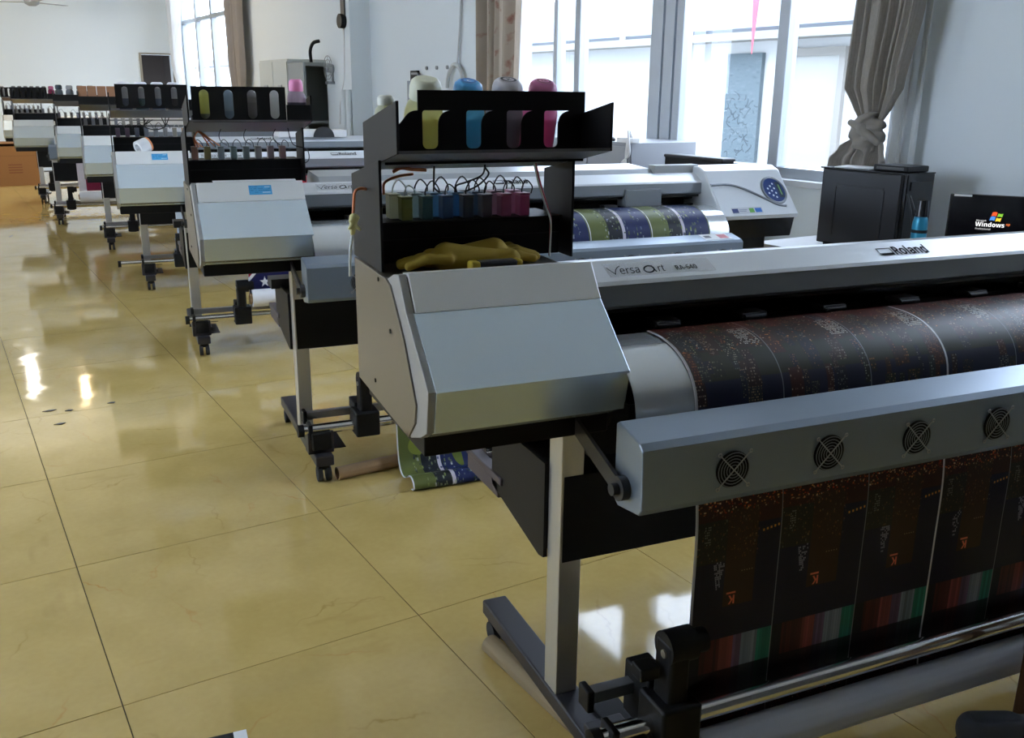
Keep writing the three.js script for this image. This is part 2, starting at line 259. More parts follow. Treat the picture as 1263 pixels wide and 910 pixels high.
// prints
const S = (seedValue, f) => { seed = seedValue; return f; };
const cityMap = canvas(2048, 1536, (c, w, h) => {      // night city, upside down, seven panels: 1.61 m by 1.2 m of vinyl
  seed = 11; c.fillStyle = '#0c0a10'; c.fillRect(0, 0, w, h);
  const px = (x) => (x - 0.54) / 1.61 * w, py = (s) => s / 1.2 * h, edges = [0.54, 0.755, 0.99, 1.212, 1.43, 1.65, 1.87, 2.15];
  for (let p = 0; p < 7; p++) {
    const x0 = px(edges[p]), x1 = px(edges[p + 1]), W = x1 - x0;
    const g1 = [['#4a2018', 0, 0.06], ['#34211b', 0.06, 0.13], ['#2c2c1b', 0.13, 0.20], ['#1b1d33', 0.20, 0.36]];
    for (const [col, a, b] of g1) { c.fillStyle = col; c.fillRect(x0, py(a), W, py(b) - py(a)); }
    for (let i = 0; i < 26; i++) {                       // blocks of lit windows
      const bw = rr(14, 46), bh = rr(30, 120), x = x0 + rr(0, W - bw), y = py(rr(0.0, 0.24)), lit = rr(0.12, 0.55);
      c.globalAlpha = 1; c.fillStyle = ['#2c1a14', '#38241a', '#24241a', '#1e1f2a', '#40221a', '#2a2a2c'][(rnd() * 6) | 0]; c.fillRect(x, y, bw, bh);
      c.fillStyle = ['#ffcf90', '#f4e6c8', '#d8dcc8', '#e89858', '#c8c490'][(rnd() * 5) | 0];
      const sx = rr(4, 7), sy = rr(4, 9); for (let q = 2; q < bw - 2; q += sx) for (let r = 2; r < bh - 2; r += sy) if (rnd() < lit) { c.globalAlpha = rr(0.25, 0.9); c.fillRect(x + q, y + r, sx * 0.55, sy * 0.5); }
    }
    for (let i = 0; i < 110; i++) { c.fillStyle = ['#ffb060', '#e07a40', '#fff0d0', '#f0c890'][(rnd() * 4) | 0]; c.globalAlpha = rr(0.4, 1); c.fillRect(x0 + rr(0, W), py(rr(0, 0.13)), rr(2, 6), rr(2, 5)); }
    c.globalAlpha = 0.9; c.fillStyle = '#e6e6da'; for (let r = 0; r < 13; r++) for (let q = 0; q < 10; q++) if (rnd() < 0.68) c.fillRect(x1 - 66 + q * 6, py(0.05) + r * 7, 4, 4);
    c.globalAlpha = 1;
    // hanging part
    const ph = (v) => py(v + 0.05);
    c.fillStyle = '#3a1a14'; c.fillRect(x0, ph(0.36), W, ph(0.46) - ph(0.36));
    c.fillStyle = '#27251e'; c.fillRect(x0, ph(0.44), W * 0.36, ph(0.535) - ph(0.44));
    c.fillStyle = '#14142e'; c.fillRect(x0, ph(0.535), W, ph(0.72) - ph(0.535)); c.fillRect(x0 + W * 0.72, ph(0.46), W * 0.28, py(0.1));
    c.fillStyle = '#3a2417'; c.fillRect(x0 + W * 0.36, ph(0.42), W * 0.36, ph(0.645) - ph(0.42));
    for (let i = 0; i < 130; i++) { c.globalAlpha = rr(0.4, 1); c.fillStyle = ['#ff7a34', '#e84a24', '#ffb868', '#ffe0b0'][(rnd() * 4) | 0]; c.fillRect(x0 + rr(0, W), ph(rr(0.395, 0.425)), rr(2, 6), rr(2, 5)); }
    for (let i = 0; i < 170; i++) { c.globalAlpha = rr(0.15, 0.6); c.fillStyle = ['#c07048', '#d09860', '#a8a894'][(rnd() * 3) | 0]; c.fillRect(x0 + rr(0, W * 0.75), ph(rr(0.42, 0.53)), rr(1, 5), rr(2, 7)); }
    c.globalAlpha = 0.7; c.fillStyle = '#b8b8b0'; for (let r = 0; r < 8; r++) for (let q = 0; q < 4; q++) if (rnd() < 0.6) c.fillRect(x0 + W * 0.1 + q * 5, ph(0.45) + r * 7, 3, 4);
    c.fillStyle = '#d8d4d8'; for (let r = 0; r < 14; r++) for (let q = 0; q < 7 - r * 0.4; q++) if (rnd() < 0.62) c.fillRect(x0 + W * 0.22 + q * 5 + r, ph(0.535) + r * 6, 4, 5);
    c.globalAlpha = 1; c.fillStyle = '#f0a040'; for (let i = 0; i < 5; i++) c.fillRect(x0 + W * (0.78 + i * 0.045), ph(0.478) - i * 2, 6, 7);
    c.fillStyle = '#b8a080'; for (let i = 0; i < 5; i++) c.fillRect(x0 + W * (0.56 + i * 0.03), ph(0.565), 3, 3);
    c.fillStyle = '#f07a5a'; c.save(); c.translate(x0 + W * 0.47, ph(0.62)); c.rotate(Math.PI); c.font = 'bold 38px sans-serif'; c.textAlign = 'center'; c.fillText('K', 0, 0); c.restore(); c.fillRect(x0 + W * 0.40, ph(0.612), 30, 6);
    // start of the next repeat: streaked reflections
    for (let i = 0; i < W; i += 9) { const f = i / W, col = f < 0.12 ? [26, 26, 34] : f < 0.35 ? [84, 38, 36] : f < 0.5 ? [150, 74, 70] : f < 0.62 ? [116, 90, 120] : f < 0.82 ? [140, 152, 166] : [50, 138, 118]; const n = rr(0.7, 1); c.fillStyle = `rgb(${col.map((v) => (v * n) | 0)})`; c.fillRect(x0 + i, ph(0.72), 9, ph(0.80) - ph(0.72)); c.fillStyle = `rgb(${col.map((v) => (v * n * 0.35) | 0)})`; c.fillRect(x0 + i, ph(0.80), 9, ph(0.87) - ph(0.80)); }
    c.fillStyle = '#30100f'; c.fillRect(x0, ph(0.87), W, h);
    for (let i = 0; i < 240; i++) { c.globalAlpha = rr(0.3, 0.9); c.fillStyle = ['#e0502c', '#f89850', '#d8a8f8', '#fff0d0'][(rnd() ** 1.6 * 4) | 0]; c.fillRect(x0 + rr(0, W), ph(rr(0.88, 1.10)), rr(2, 5), rr(2, 5)); }
    c.globalAlpha = 1; c.fillStyle = '#8c8c90'; c.fillRect(x0 - 1, 0, p === 3 ? 7 : 3, h); if (p === 3) { c.fillStyle = '#e0e0e2'; c.fillRect(x0 - 2, 0, 7, h); }
  }
  c.fillStyle = '#c8c8ca'; c.fillRect(0, 0, 5, h);
});
const fieldMap = canvas(2048, 1024, (c, w, h) => {     // green fields, blue and white figures
  seed = 23; c.fillStyle = '#646c42'; c.fillRect(0, 0, w, h);
  for (let p = 0; p < 5; p++) {
    const x0 = p * w / 5, W = w / 5;
    c.fillStyle = '#666f3c'; c.fillRect(x0, 0, W * 0.3, h); c.fillStyle = '#20242a'; c.fillRect(x0 + W * 0.3, 0, W * 0.22, h); c.fillStyle = '#202b58'; c.fillRect(x0 + W * 0.56, 0, W * 0.42, h);
    c.fillStyle = '#cfc8d4'; c.fillRect(x0 + W * 0.52, 0, W * 0.05, h);
    for (let i = 0; i < 900; i++) { c.globalAlpha = rr(0.3, 0.9); c.fillStyle = ['#cfd2d0', '#90a050', '#34402a', '#1a2450', '#a9b48a'][(rnd() * 5) | 0]; const y = rr(0, h); c.fillRect(x0 + W * rr(0.18, 0.85), y, rr(3, 12), rr(3, 12)); }
    c.globalAlpha = 1;
    for (let i = 0; i < 7; i++) { c.fillStyle = ['#e4e4ea', '#8a9440', '#22306c', '#66742e', '#dfe0e6'][i % 5]; c.beginPath(); c.ellipse(x0 + W * rr(0, 1), rr(h * 0.4, h), rr(30, 90), rr(24, 70), rr(0, 3), 0, 7); c.fill(); }
    c.fillStyle = '#f2f2f4'; c.fillRect(x0, 0, 5, h);
  }
});
const flagMap = canvas(1024, 512, (c, w, h) => {       // red sheet with a navy band, white edged, white stars
  c.fillStyle = '#a8192a'; c.fillRect(0, 0, w, h);
  for (let p = 0; p < 3; p++) { const cx = 120 + p * 330, cy = h * 0.80; for (const s of [-1, 1]) { c.lineWidth = 118; c.strokeStyle = '#f2f0ee'; c.beginPath(); c.moveTo(cx - 260, cy - s * 260); c.lineTo(cx + 260, cy + s * 260); c.stroke(); } for (const s of [-1, 1]) { c.lineWidth = 94; c.strokeStyle = '#1a1c50'; c.beginPath(); c.moveTo(cx - 270, cy - s * 270); c.lineTo(cx + 270, cy + s * 270); c.stroke(); }
    c.fillStyle = '#f2f0ee'; for (let i = -4; i <= 4; i++) for (const s of [-1, 1]) { const x = cx + i * 56, y = cy + s * i * 56; c.beginPath(); for (let q = 0; q < 10; q++) { const r = q % 2 ? 9 : 23, a = q * Math.PI / 5 - Math.PI / 2; c.lineTo(x + r * Math.cos(a), y + r * Math.sin(a)); } c.fill(); } }
});
const roseMap = canvas(256, 256, (c, w, h) => { c.fillStyle = '#7a1436'; c.fillRect(0, 0, w, h); c.fillStyle = '#d9d0d4'; c.fillRect(0, 0, 22, h); c.fillRect(90, 60, 16, 150); c.fillRect(90, 190, 110, 16); });
const blueMap = canvas(256, 256, (c, w, h) => { c.fillStyle = '#b9c4cf'; c.fillRect(0, 0, w, h); seed = 5; for (let i = 0; i < 90; i++) { c.fillStyle = ['#6a7c92', '#d4d8da', '#8a7f78'][(rnd() * 3) | 0]; c.fillRect(rr(0, w), rr(0, h), rr(6, 40), rr(4, 20)); } });
const vinyl = (map) => mat([1, 1, 1], 0.42, 0, { map, side: THREE.DoubleSide, specularIntensity: 0.6 });
const keypadMat = mat([1, 1, 1], 0.3, 0, { map: canvas(256, 256, (c, w, h) => { c.fillStyle = '#1c3a78'; c.fillRect(0, 0, w, h); c.fillStyle = '#26384a'; c.fillRect(40, 30, 170, 60); c.fillStyle = '#7fae6a'; c.fillRect(70, 44, 110, 16); c.fillStyle = '#e8f0fa'; for (const [x, y] of [[60, 120], [110, 120], [160, 120], [205, 130], [85, 160], [135, 160], [185, 165], [110, 200], [160, 205]]) { c.beginPath(); c.arc(x, y, 11, 0, 7); c.fill(); } }) });
const endStickerMat = mat([1, 1, 1], 0.5, 0, { map: canvas(256, 64, (c, w, h) => { c.fillStyle = '#c9ccd2'; c.fillRect(0, 0, w, h); c.fillStyle = '#1d2f66'; c.fillRect(4, 10, 50, 44); c.fillStyle = '#7f8aa0'; c.fillRect(60, 20, 70, 6); c.fillRect(60, 34, 60, 6); c.fillStyle = '#5ea33c'; c.fillRect(146, 10, 40, 44); c.fillStyle = '#2f6ec0'; c.fillRect(196, 10, 54, 44); }) });

const G = {};                                          // geometry shared between the printers
const once = (k, f) => (G[k] ??= f());
const apronPath = smoothPath([[0.06, 0.968], [0.12, 0.966], [0.17, 0.955], [0.215, 0.930], [0.245, 0.893], [0.258, 0.84], [0.262, 0.72]], 30);
function casterParts(parent, x, z) {
  const c = part('caster', once('cf', () => merge([bx(-0.022, 0.022, 0.048, 0.075, -0.024, 0.024, 0.004), rod([0, 0.05, 0], [0, 0.085, 0], 0.012, 12)])), M.black, parent); c.position.set(x, 0, z);
  const w = part('wheel', once('cw', () => merge([rod([-0.026, 0.03, 0.008], [-0.008, 0.03, 0.008], 0.03, 20), rod([0.008, 0.03, 0.008], [0.026, 0.03, 0.008], 0.03, 20)])), M.rubber, c);
  return w;
}
function fanParts(parent, x) {
  const fan = part('fan', once('fan', () => { const l = [new THREE.CylinderGeometry(0.037, 0.037, 0.003, 32).rotateX(Math.PI / 2)]; for (let i = 0; i < 5; i++) l.push(new THREE.BoxGeometry(0.012, 0.03, 0.002).translate(0, 0.018, 0.001).rotateZ(i * 1.2566)); l.push(new THREE.CylinderGeometry(0.011, 0.011, 0.004, 16).rotateX(Math.PI / 2)); return merge(l); }), M.black, parent);
  fan.position.set(x, 0.778, 0.3862);
  part('guard', once('guard', () => { const l = []; for (let r = 0.010; r < 0.037; r += 0.0062) l.push(new THREE.TorusGeometry(r, 0.0009, 5, 28)); return merge(l).translate(0, 0, 0.004); }), M.greyBand, fan);
  part('guard_cross', once('guardx', () => { const l = []; for (const a of [0.78, 2.36]) l.push(rod([Math.cos(a) * -0.047, Math.sin(a) * -0.047, 0], [Math.cos(a) * 0.047, Math.sin(a) * 0.047, 0], 0.0013, 6)); for (const a of [0.78, 2.36, 3.93, 5.5]) l.push(new THREE.TorusGeometry(0.0035, 0.0012, 5, 10).translate(Math.cos(a) * 0.049, Math.sin(a) * 0.049, 0)); return merge(l).translate(0, 0, 0.005); }), M.steel, fan);
}
function takeUpUnit(parent, k, x, flip = 1) {             // clamp on the tube with a media flange
  const g = once('unit' + flip + (k === 1), () => merge([
    bx(-0.045, 0.05, 0.165, 0.265, 0.285, 0.385, 0.008), bx(-0.03, 0.03, 0.15, 0.28, 0.20, 0.30, 0.006), bx(-0.022, 0.028, 0.25, 0.40, 0.30, 0.365, 0.012),
    rod([-0.02, 0.38, 0.333], [0.045, 0.38, 0.333], 0.036, 24), rod([0.04, 0.38, 0.333], [0.075, 0.38, 0.333], 0.026, 20), ...(k === 1 ? [bx(-0.075, -0.03, 0.315, 0.345, 0.30, 0.34, 0.004)] : [])]).scale(flip, 1, 1));
  const u = part('take_up_clamp', g, M.black, parent); u.position.x = x;
  const b = part('bolt', once('ubolt' + flip, () => rod([-0.026 * flip, 0.372, 0.34], [-0.014 * flip, 0.372, 0.34], 0.009, 12)), M.steel, u);
  return b;
}
function makePrinter(k, label, o = {}) {
  const P = thing('wide_format_printer', label, 'printer', 'wide-format printers in the row'); frameOf(P, k);
  // left head: body, side panel, bent covers
  part('head_body', once('hb', () => merge([prism([[-0.30, 1.100], [0.0, 1.100], [0.005, 1.115], [0.03, 1.117], [0.074, 1.052], [0.198, 0.934], [0.186, 0.858], [0.15, 0.84], [0.0, 0.83], [-0.30, 0.83]], 0.004, 0.405)])), M.side, P);
  part('side_panel', once('sp', () => prism([[-0.302, 1.103], [-0.05, 1.101], [-0.017, 1.092], [0.069, 1.002], [0.139, 0.894], [0.13, 0.855], [0.084, 0.812], [-0.30, 0.825]], -0.004, 0.003, 0.001)), M.side, P);
  part('end_rim', once('er', () => prism([[-0.05, 1.100], [0.0, 1.118], [0.03, 1.122], [0.078, 1.056], [0.205, 0.938], [0.191, 0.855], [0.154, 0.834], [0.09, 0.812], [0.0, 0.9], [-0.02, 1.0]], 0.0, 0.016, 0.002)), M.rim, P);
  const lip = part('cover_lip', once('lip', () => prism([[0.0, 1.120], [0.035, 1.124], [0.082, 1.057], [0.076, 1.052], [0.03, 1.116], [0.0, 1.113]], 0.018, 0.412, 0.0015)), M.lip, P);
  if (o.sticker) panelOn('sticker', stickerMat, lip, 0.205, 0.29, [0.045, 1.1098], [0.068, 1.077], 0.0012);
  part('front_cover', once('fc', () => prism([[0.077, 1.056], [0.0815, 1.0555], [0.146, 0.998], [0.211, 0.938], [0.2105, 0.934], [0.196, 0.855], [0.17, 0.844], [0.16, 0.836], [0.155, 0.840], [0.188, 0.858], [0.203, 0.936], [0.072, 1.052]], 0.014, 0.412, 0.001)), M.face, P);
  part('head_underside', once('hu', () => merge([bx(0.01, 0.405, 0.79, 0.838, -0.27, 0.145, 0.004), prism([[-0.25, 1.05], [0.065, 1.05], [0.19, 0.932], [0.178, 0.862], [0.14, 0.80], [-0.25, 0.80]], 0.403, 0.4105)])), M.black, P);
  for (const [y, z] of [[1.09, -0.10], [1.0, -0.02], [0.86, -0.15]]) part('screw', once('scr', () => rod([-0.006, 0, 0], [0, 0, 0], 0.0045, 10)), M.black, P).position.set(0, y, z);
  // long beam with its cover and the dark opening
  part('beam_cover', once('bc', () => prism([[-0.06, 1.103], [-0.05, 1.107], [0.015, 1.074], [0.02, 1.066], [0.013, 1.062], [-0.06, 1.09]], 0.41, 2.275, 0.0015)), M.silver, P);
  part('beam_band', once('bb', () => prism([[0.018, 1.066], [0.02, 1.02], [0.012, 1.012], [0.005, 1.02], [0.005, 1.062]], 0.412, 2.275, 0.001)), M.greyBand, P);
  part('roof', once('rf', () => merge([prism([[-0.36, 1.052], [-0.05, 1.104], [-0.05, 1.08], [-0.36, 1.03]], 0.40, 2.30, 0.001), bx(0.41, 2.3, 0.83, 1.04, -0.37, -0.33)])), M.roof, P);
  part('rail', once('rail', () => merge([bx(0.41, 2.275, 0.96, 1.06, -0.16, -0.12), rod([0.41, 0.995, -0.06], [2.275, 0.995, -0.06], 0.012), bx(0.41, 2.275, 1.0, 1.055, -0.05, 0.0), bx(0.41, 2.275, 0.955, 0.965, -0.13, -0.04)])), M.blackGloss, P);
  part('platen', once('pl', () => merge([bx(0.41, 2.275, 0.86, 0.955, -0.32, 0.06), bx(0.41, 2.275, 0.82, 0.87, 0.05, 0.22)])), M.black, P);
  for (let i = 0; i < 7; i++) { const r = part('pinch_roller', once('pr', () => merge([bx(-0.035, 0.035, 0.962, 0.976, -0.03, 0.015, 0.003), rod([-0.03, 0.966, 0.015], [0.03, 0.966, 0.015], 0.007, 12)])), M.dark, P); r.position.x = 0.62 + i * 0.235; }
  part('apron', once('ap', () => ribbon(apronPath, 0.405, 2.275, 0, 0.003)), M.apron, P);
  if (o.carriage) part('print_carriage', once('car', () => bx(1.86, 2.05, 0.965, 1.045, -0.05, 0.03, 0.006)), M.greyBand, P);
  panelOn('maker_logo', logoMat, P, 1.232, 1.415, [-0.037, 1.1012], [0.006, 1.0794], 0.001);
  panelOn('model_name', modelMat, P, 0.475, 0.745, [-0.040, 1.1027], [0.008, 1.0784], 0.001);
  // right end with the keypad
  if (o.rightEnd) {
    part('control_head', once('ch', () => prism([[-0.30, 1.12], [-0.02, 1.137], [0.03, 1.118], [0.09, 1.05], [0.205, 0.928], [0.20, 0.91], [-0.30, 0.91]], 2.27, 2.70, 0.008)), M.silver, P);
    part('control_base', once('cb', () => merge([prism([[-0.28, 0.912], [0.19, 0.912], [0.17, 0.82], [-0.28, 0.82]], 2.28, 2.69, 0.006), bx(2.32, 2.58, 0.76, 0.82, -0.25, 0.12)])), M.blackGloss, P);
    const slope = (s) => [0.035 + s * 0.168, 1.112 - s * 0.182];
    const [pz, py] = slope(0.46), tilt = -Math.atan2(0.168, 0.182);
    const kp = part('keypad', new THREE.CylinderGeometry(1, 1, 0.006, 40).rotateX(Math.PI / 2).scale(0.058, 0.068, 1).rotateX(tilt), keypadMat, P); kp.position.set(2.615, py, pz + 0.001);
    const kb = part('keypad_bezel', new THREE.TorusGeometry(1, 0.1, 8, 40).scale(0.062, 0.073, 0.06).rotateX(tilt), M.greyBand, P); kb.position.set(2.615, py, pz + 0.001);
    const gv = [[0.0, 0.30], [0.10, 0.30], [0.17, 0.40], [0.26, 0.62], [0.33, 0.80], [0.37, 0.83]].map(([u, s]) => { const [z, y] = slope(s); return [2.275 + u, y + 0.001, z + 0.001]; });
    part('moulded_groove', tube(gv, 0.006, 40, 6), M.greyBand, P);
    panelOn('sticker', endStickerMat, P, 2.33, 2.50, slope(0.83), slope(0.97), 0.002);
    part('rear_cover', prism([[-0.07, 1.104], [-0.10, 1.125], [-0.30, 1.135], [-0.34, 1.10], [-0.34, 1.04], [-0.07, 1.09]], 0.5, 2.06, 0.002), M.roof, P);
    part('cover_tab', bx(2.06, 2.30, 1.10, 1.142, -0.12, -0.06, 0.004), mat([0.36, 0.37, 0.36], 0.5, 0.2), P);
  }
  // dryer bar with fans
  const D = part('dryer', once('dr', () => prism([[0.283, 0.862], [0.292, 0.868], [0.37, 0.851], [0.382, 0.840], [0.387, 0.725], [0.378, 0.712], [0.30, 0.70], [0.285, 0.71]], 0.345, 2.26, 0.003)), M.dryer, P);
  for (let i = 0; i < 8; i++) fanParts(D, 0.542 + i * 0.2305);
  part('dryer_arm', once('da', () => merge([bar([0.333, 0.825, 0.10], [0.333, 0.748, 0.325], 0.008, 0.034), rod([0.328, 0.748, 0.325], [0.345, 0.748, 0.325], 0.024, 20), rod([0.315, 0.748, 0.325], [0.33, 0.748, 0.325], 0.012, 14)])), M.dark, P);
  if (o.redTag) panelOn('switch_label', mat([1, 1, 1], 0.5, 0, { map: canvas(256, 96, (c) => { c.fillStyle = '#d8d8d8'; c.fillRect(0, 0, 256, 96); c.fillStyle = '#1c1c1c'; c.fillRect(20, 24, 60, 40); c.fillStyle = '#b03038'; c.fillRect(150, 14, 84, 66); }) }), P, 2.08, 2.22, [0.296, 0.8675], [0.36, 0.8535], 0.001);
  // stand
  for (const x of [0.345, 2.28]) {
    part('post', once('po', () => bx(0, 0.055, 0.10, 0.80, -0.005, 0.058, 0.003)), M.pole, P).position.x = x;
    const f = part('foot', once('ft', () => merge([bx(0, 0.07, 0.072, 0.114, -0.40, 0.40, 0.006), bx(0.005, 0.095, 0.112, 0.14, 0.20, 0.28, 0.004), bx(-0.02, 0.08, 0.112, 0.20, 0.30, 0.36, 0.004)])), M.foot, P); f.position.x = x - 0.005;
    casterParts(P, x + 0.03, -0.37); casterParts(P, x + 0.03, 0.352);
  }
  part('waste_tank_cover', once('wt', () => merge([prism([[-0.30, 0.66], [0.06, 0.66], [0.06, 0.455], [0.03, 0.445], [-0.30, 0.50]], 0.352, 1.5), prism([[-0.32, 0.67], [-0.005, 0.67], [-0.005, 0.44], [-0.03, 0.435], [-0.32, 0.495]], 0.335, 0.345)])), M.black, P);
  part('stand_beam', once('sb', () => merge([bx(0.38, 2.3, 0.58, 0.66, -0.2, -0.04), bx(0.30, 2.38, 0.66, 0.70, -0.28, -0.18)])), M.dark, P);
  part('feed_bracket', once('fb', () => merge([bx(0.335, 0.42, 0.47, 0.52, -0.50, -0.28, 0.004), bx(0.33, 0.36, 0.515, 0.535, -0.50, -0.25, 0.003)])), M.bracket, P);
  for (const z of [-0.44, -0.32]) part('feed_roller', once('fr', () => rod([0.36, 0.535, 0], [2.2, 0.535, 0], 0.02)), M.chrome, P).position.z = z;
  // take-up: flat bar behind, chrome tube in front
  part('take_up_bar', once('tb', () => bx(0.332, 2.35, 0.215, 0.243, 0.215, 0.243, 0.002)), M.steel, P);
  part('take_up_tube', rod([o.tubeX ?? 0.30, 0.205, 0.335], [2.36, 0.205, 0.335], 0.021, 24), M.chrome, P);
  part('tube_end', rod([(o.tubeX ?? 0.30) - 0.012, 0.205, 0.335], [(o.tubeX ?? 0.30) + 0.01, 0.205, 0.335], 0.024, 24), M.black, P);
  part('tube_holder', once('th', () => merge([bx(0.335, 0.41, 0.13, 0.20, 0.29, 0.375, 0.006), bx(0.40, 0.47, 0.118, 0.122, 0.12, 0.34), bx(0.325, 0.342, 0.20, 0.252, 0.205, 0.252, 0.005), bx(0.325, 0.342, 0.17, 0.232, 0.305, 0.362, 0.005)])), M.black, P);
  if (o.clamp !== undefined) { takeUpUnit(P, k, o.clamp); takeUpUnit(P, k, 2.12, -1); }
  part('belly_pan', once('bp', () => bx(0.41, 2.27, 0.70, 0.83, -0.25, 0.06)), M.black, P);
  return P;
}
function sheet(name, label, k, path, x0, x1, map, group) {
  const s = thing(name, label, 'print', group); frameOf(s, k);
  part('printed_face', ribbon(path, x0, x1, 0.0035, 0.0004), vinyl(map), s);
  part('white_backing', ribbon(path, x0 - 0.002, x1 + 0.002, 0.0028, 0.0006), M.paper, s);
  return s;
}
const P1 = makePrinter(1, 'grey wide-format printer fed with dark night-city panels', { clamp: 0.47 });
const P2 = makePrinter(2, 'grey wide-format printer with oval blue keypad and green print', { sticker: true, rightEnd: true, carriage: true, redTag: true, clamp: 0.55 });
makePrinter(3, 'wide-format printer with blue sticker and orange tape roll on its head', { sticker: true, clamp: 0.60 });
makePrinter(4, 'wide-format printer under the rack of brown cartons', { tubeX: 0.17, clamp: 0.60 });
makePrinter(5, 'wide-format printer under the rack of grey and dark ink bottles', { clamp: 0.58 });
makePrinter(6, 'wide-format printer with the rose-red print hanging below it', { clamp: 0.5 });
makePrinter(7, 'last wide-format printer of the row, beside the brown carton', { clamp: 0.5 });

// media: over the apron, behind the dryer, down to the take-up
const hang = (end) => smoothPath([[0.06, 0.968], [0.12, 0.966], [0.17, 0.955], [0.215, 0.930], [0.245, 0.893], [0.258, 0.84], [0.268, 0.74], [0.285, 0.62], ...end], 70);
{
  const path = hang([[0.288, 0.45], [0.289, 0.30], [0.291, 0.16], [0.300, 0.105], [0.322, 0.077], [0.352, 0.069]]);
  let L = 0; for (let i = 1; i < path.length; i++) L += Math.hypot(path[i][0] - path[i - 1][0], path[i][1] - path[i - 1][1]);
  cityMap.wrapT = THREE.ClampToEdgeWrapping; cityMap.repeat.set(1, L / 1.2); cityMap.offset.set(0, 1 - L / 1.2);
  sheet('printed_banner', 'dark night-city print in seven panels hanging below the fan bar', 1, path, 0.54, 2.15, cityMap);
  const r = thing('media_roll', 'bluish-white wound vinyl roll below the night-city print', 'roll'); frameOf(r, 1);
  part('wound_vinyl', pipe(0.030, 0.043, 1.62, 36).translate(0.54, 0.116, 0.352), M.paperBlue, r);
  part('core', pipe(0.024, 0.030, 1.66, 24).translate(0.52, 0.116, 0.352), M.kraft, r);
}
sheet('printed_banner', 'green and blue landscape print folding onto the floor', 2, hang([[0.30, 0.48], [0.33, 0.34], [0.372, 0.235], [0.382, 0.14], [0.395, 0.06], [0.425, 0.016], [0.47, 0.008], [0.505, 0.02], [0.54, 0.042], [0.575, 0.045], [0.60, 0.026], [0.60, 0.008], [0.57, 0.004]]), 0.665, 2.17, fieldMap);
sheet('printed_banner', 'red print with navy star bands below the second head', 3, hang([[0.30, 0.48], [0.30, 0.36], [0.31, 0.32]]), 0.655, 2.1, flagMap);
sheet('printed_banner', 'grey-blue print in the opening under the head with white caps above', 4, hang([[0.30, 0.50], [0.31, 0.36]]), 0.6, 2.1, blueMap);
sheet('printed_banner', 'rose-red print hanging from a far printer', 6, hang([[0.30, 0.48], [0.31, 0.36]]), 0.60, 1.5, roseMap);
function mediaRoll(k, x0, x1, y, z, r, label) {
  const o = thing('media_roll', label, 'roll', 'white media rolls on the take-up bars'); frameOf(o, k);
  part('wound_vinyl', pipe(0.03, r, x1 - x0, 28).translate(x0, y, z), M.paper, o); part('core', pipe(0.024, 0.03, x1 - x0 + 0.03, 20).translate(x0 - 0.015, y, z), M.kraft, o);
}
mediaRoll(3, 0.66, 2.1, 0.31, 0.36, 0.05, 'white media roll below the red and navy print');
mediaRoll(4, 0.66, 2.1, 0.34, 0.37, 0.055, 'white media roll under the printer of the brown cartons');
mediaRoll(5, 0.64, 2.0, 0.33, 0.37, 0.06, 'white media roll under the printer of the grey bottles');
mediaRoll(6, 0.60, 2.0, 0.30, 0.37, 0.06, 'white media roll below the rose-red print');
// ------------------------------------------------------------------ ink racks on the heads
function slotPanel(x0, x1, y0, y1, z, slots) {
  const s = new THREE.Shape([new THREE.Vector2(x0, y0), new THREE.Vector2(x1, y0), new THREE.Vector2(x1, y1), new THREE.Vector2(x0, y1)]);
  for (const [a, b, lo, hi] of slots) { const h = new THREE.Path(), r = (b - a) / 2; h.moveTo(a, lo + r); h.absarc((a + b) / 2, lo + r, r, Math.PI, 0, false); h.lineTo(b, hi - r); h.absarc((a + b) / 2, hi - r, r, 0, Math.PI, false); h.lineTo(a, lo + r); s.holes.push(h); }
  return new THREE.ExtrudeGeometry(s, { depth: 0.004, bevelEnabled: false, curveSegments: 10 }).translate(0, 0, z);
}
function flarePanel() {                                // front panel of the first rack: slots whose right side flares at the top
  const v = (x, y) => new THREE.Vector2(x, y), s = new THREE.Shape();
  s.moveTo(0.025, 1.315); s.lineTo(0.470, 1.315); s.lineTo(0.470, 1.460); s.lineTo(0.095, 1.460); s.lineTo(0.095, 1.421); s.bezierCurveTo(0.068, 1.421, 0.070, 1.402, 0.052, 1.392); s.lineTo(0.025, 1.388); s.lineTo(0.025, 1.315);
  for (const a of [0.104, 0.198, 0.288, 0.374]) { const b = a + 0.034, h = new THREE.Path(), lo = 1.345, hi = 1.421; h.moveTo(a, lo + 0.014); h.quadraticCurveTo(a, lo, a + 0.013, lo); h.lineTo(b - 0.013, lo); h.quadraticCurveTo(b, lo, b, lo + 0.014); h.lineTo(b, hi - 0.028); h.quadraticCurveTo(b + 0.002, hi - 0.003, b + 0.026, hi); h.lineTo(a + 0.006, hi); h.quadraticCurveTo(a, hi, a, hi - 0.008); h.lineTo(a, lo + 0.014); s.holes.push(h); }
  return new THREE.ExtrudeGeometry(s, { depth: 0.004, bevelEnabled: false, curveSegments: 8 }).translate(0, 0, -0.132);
}
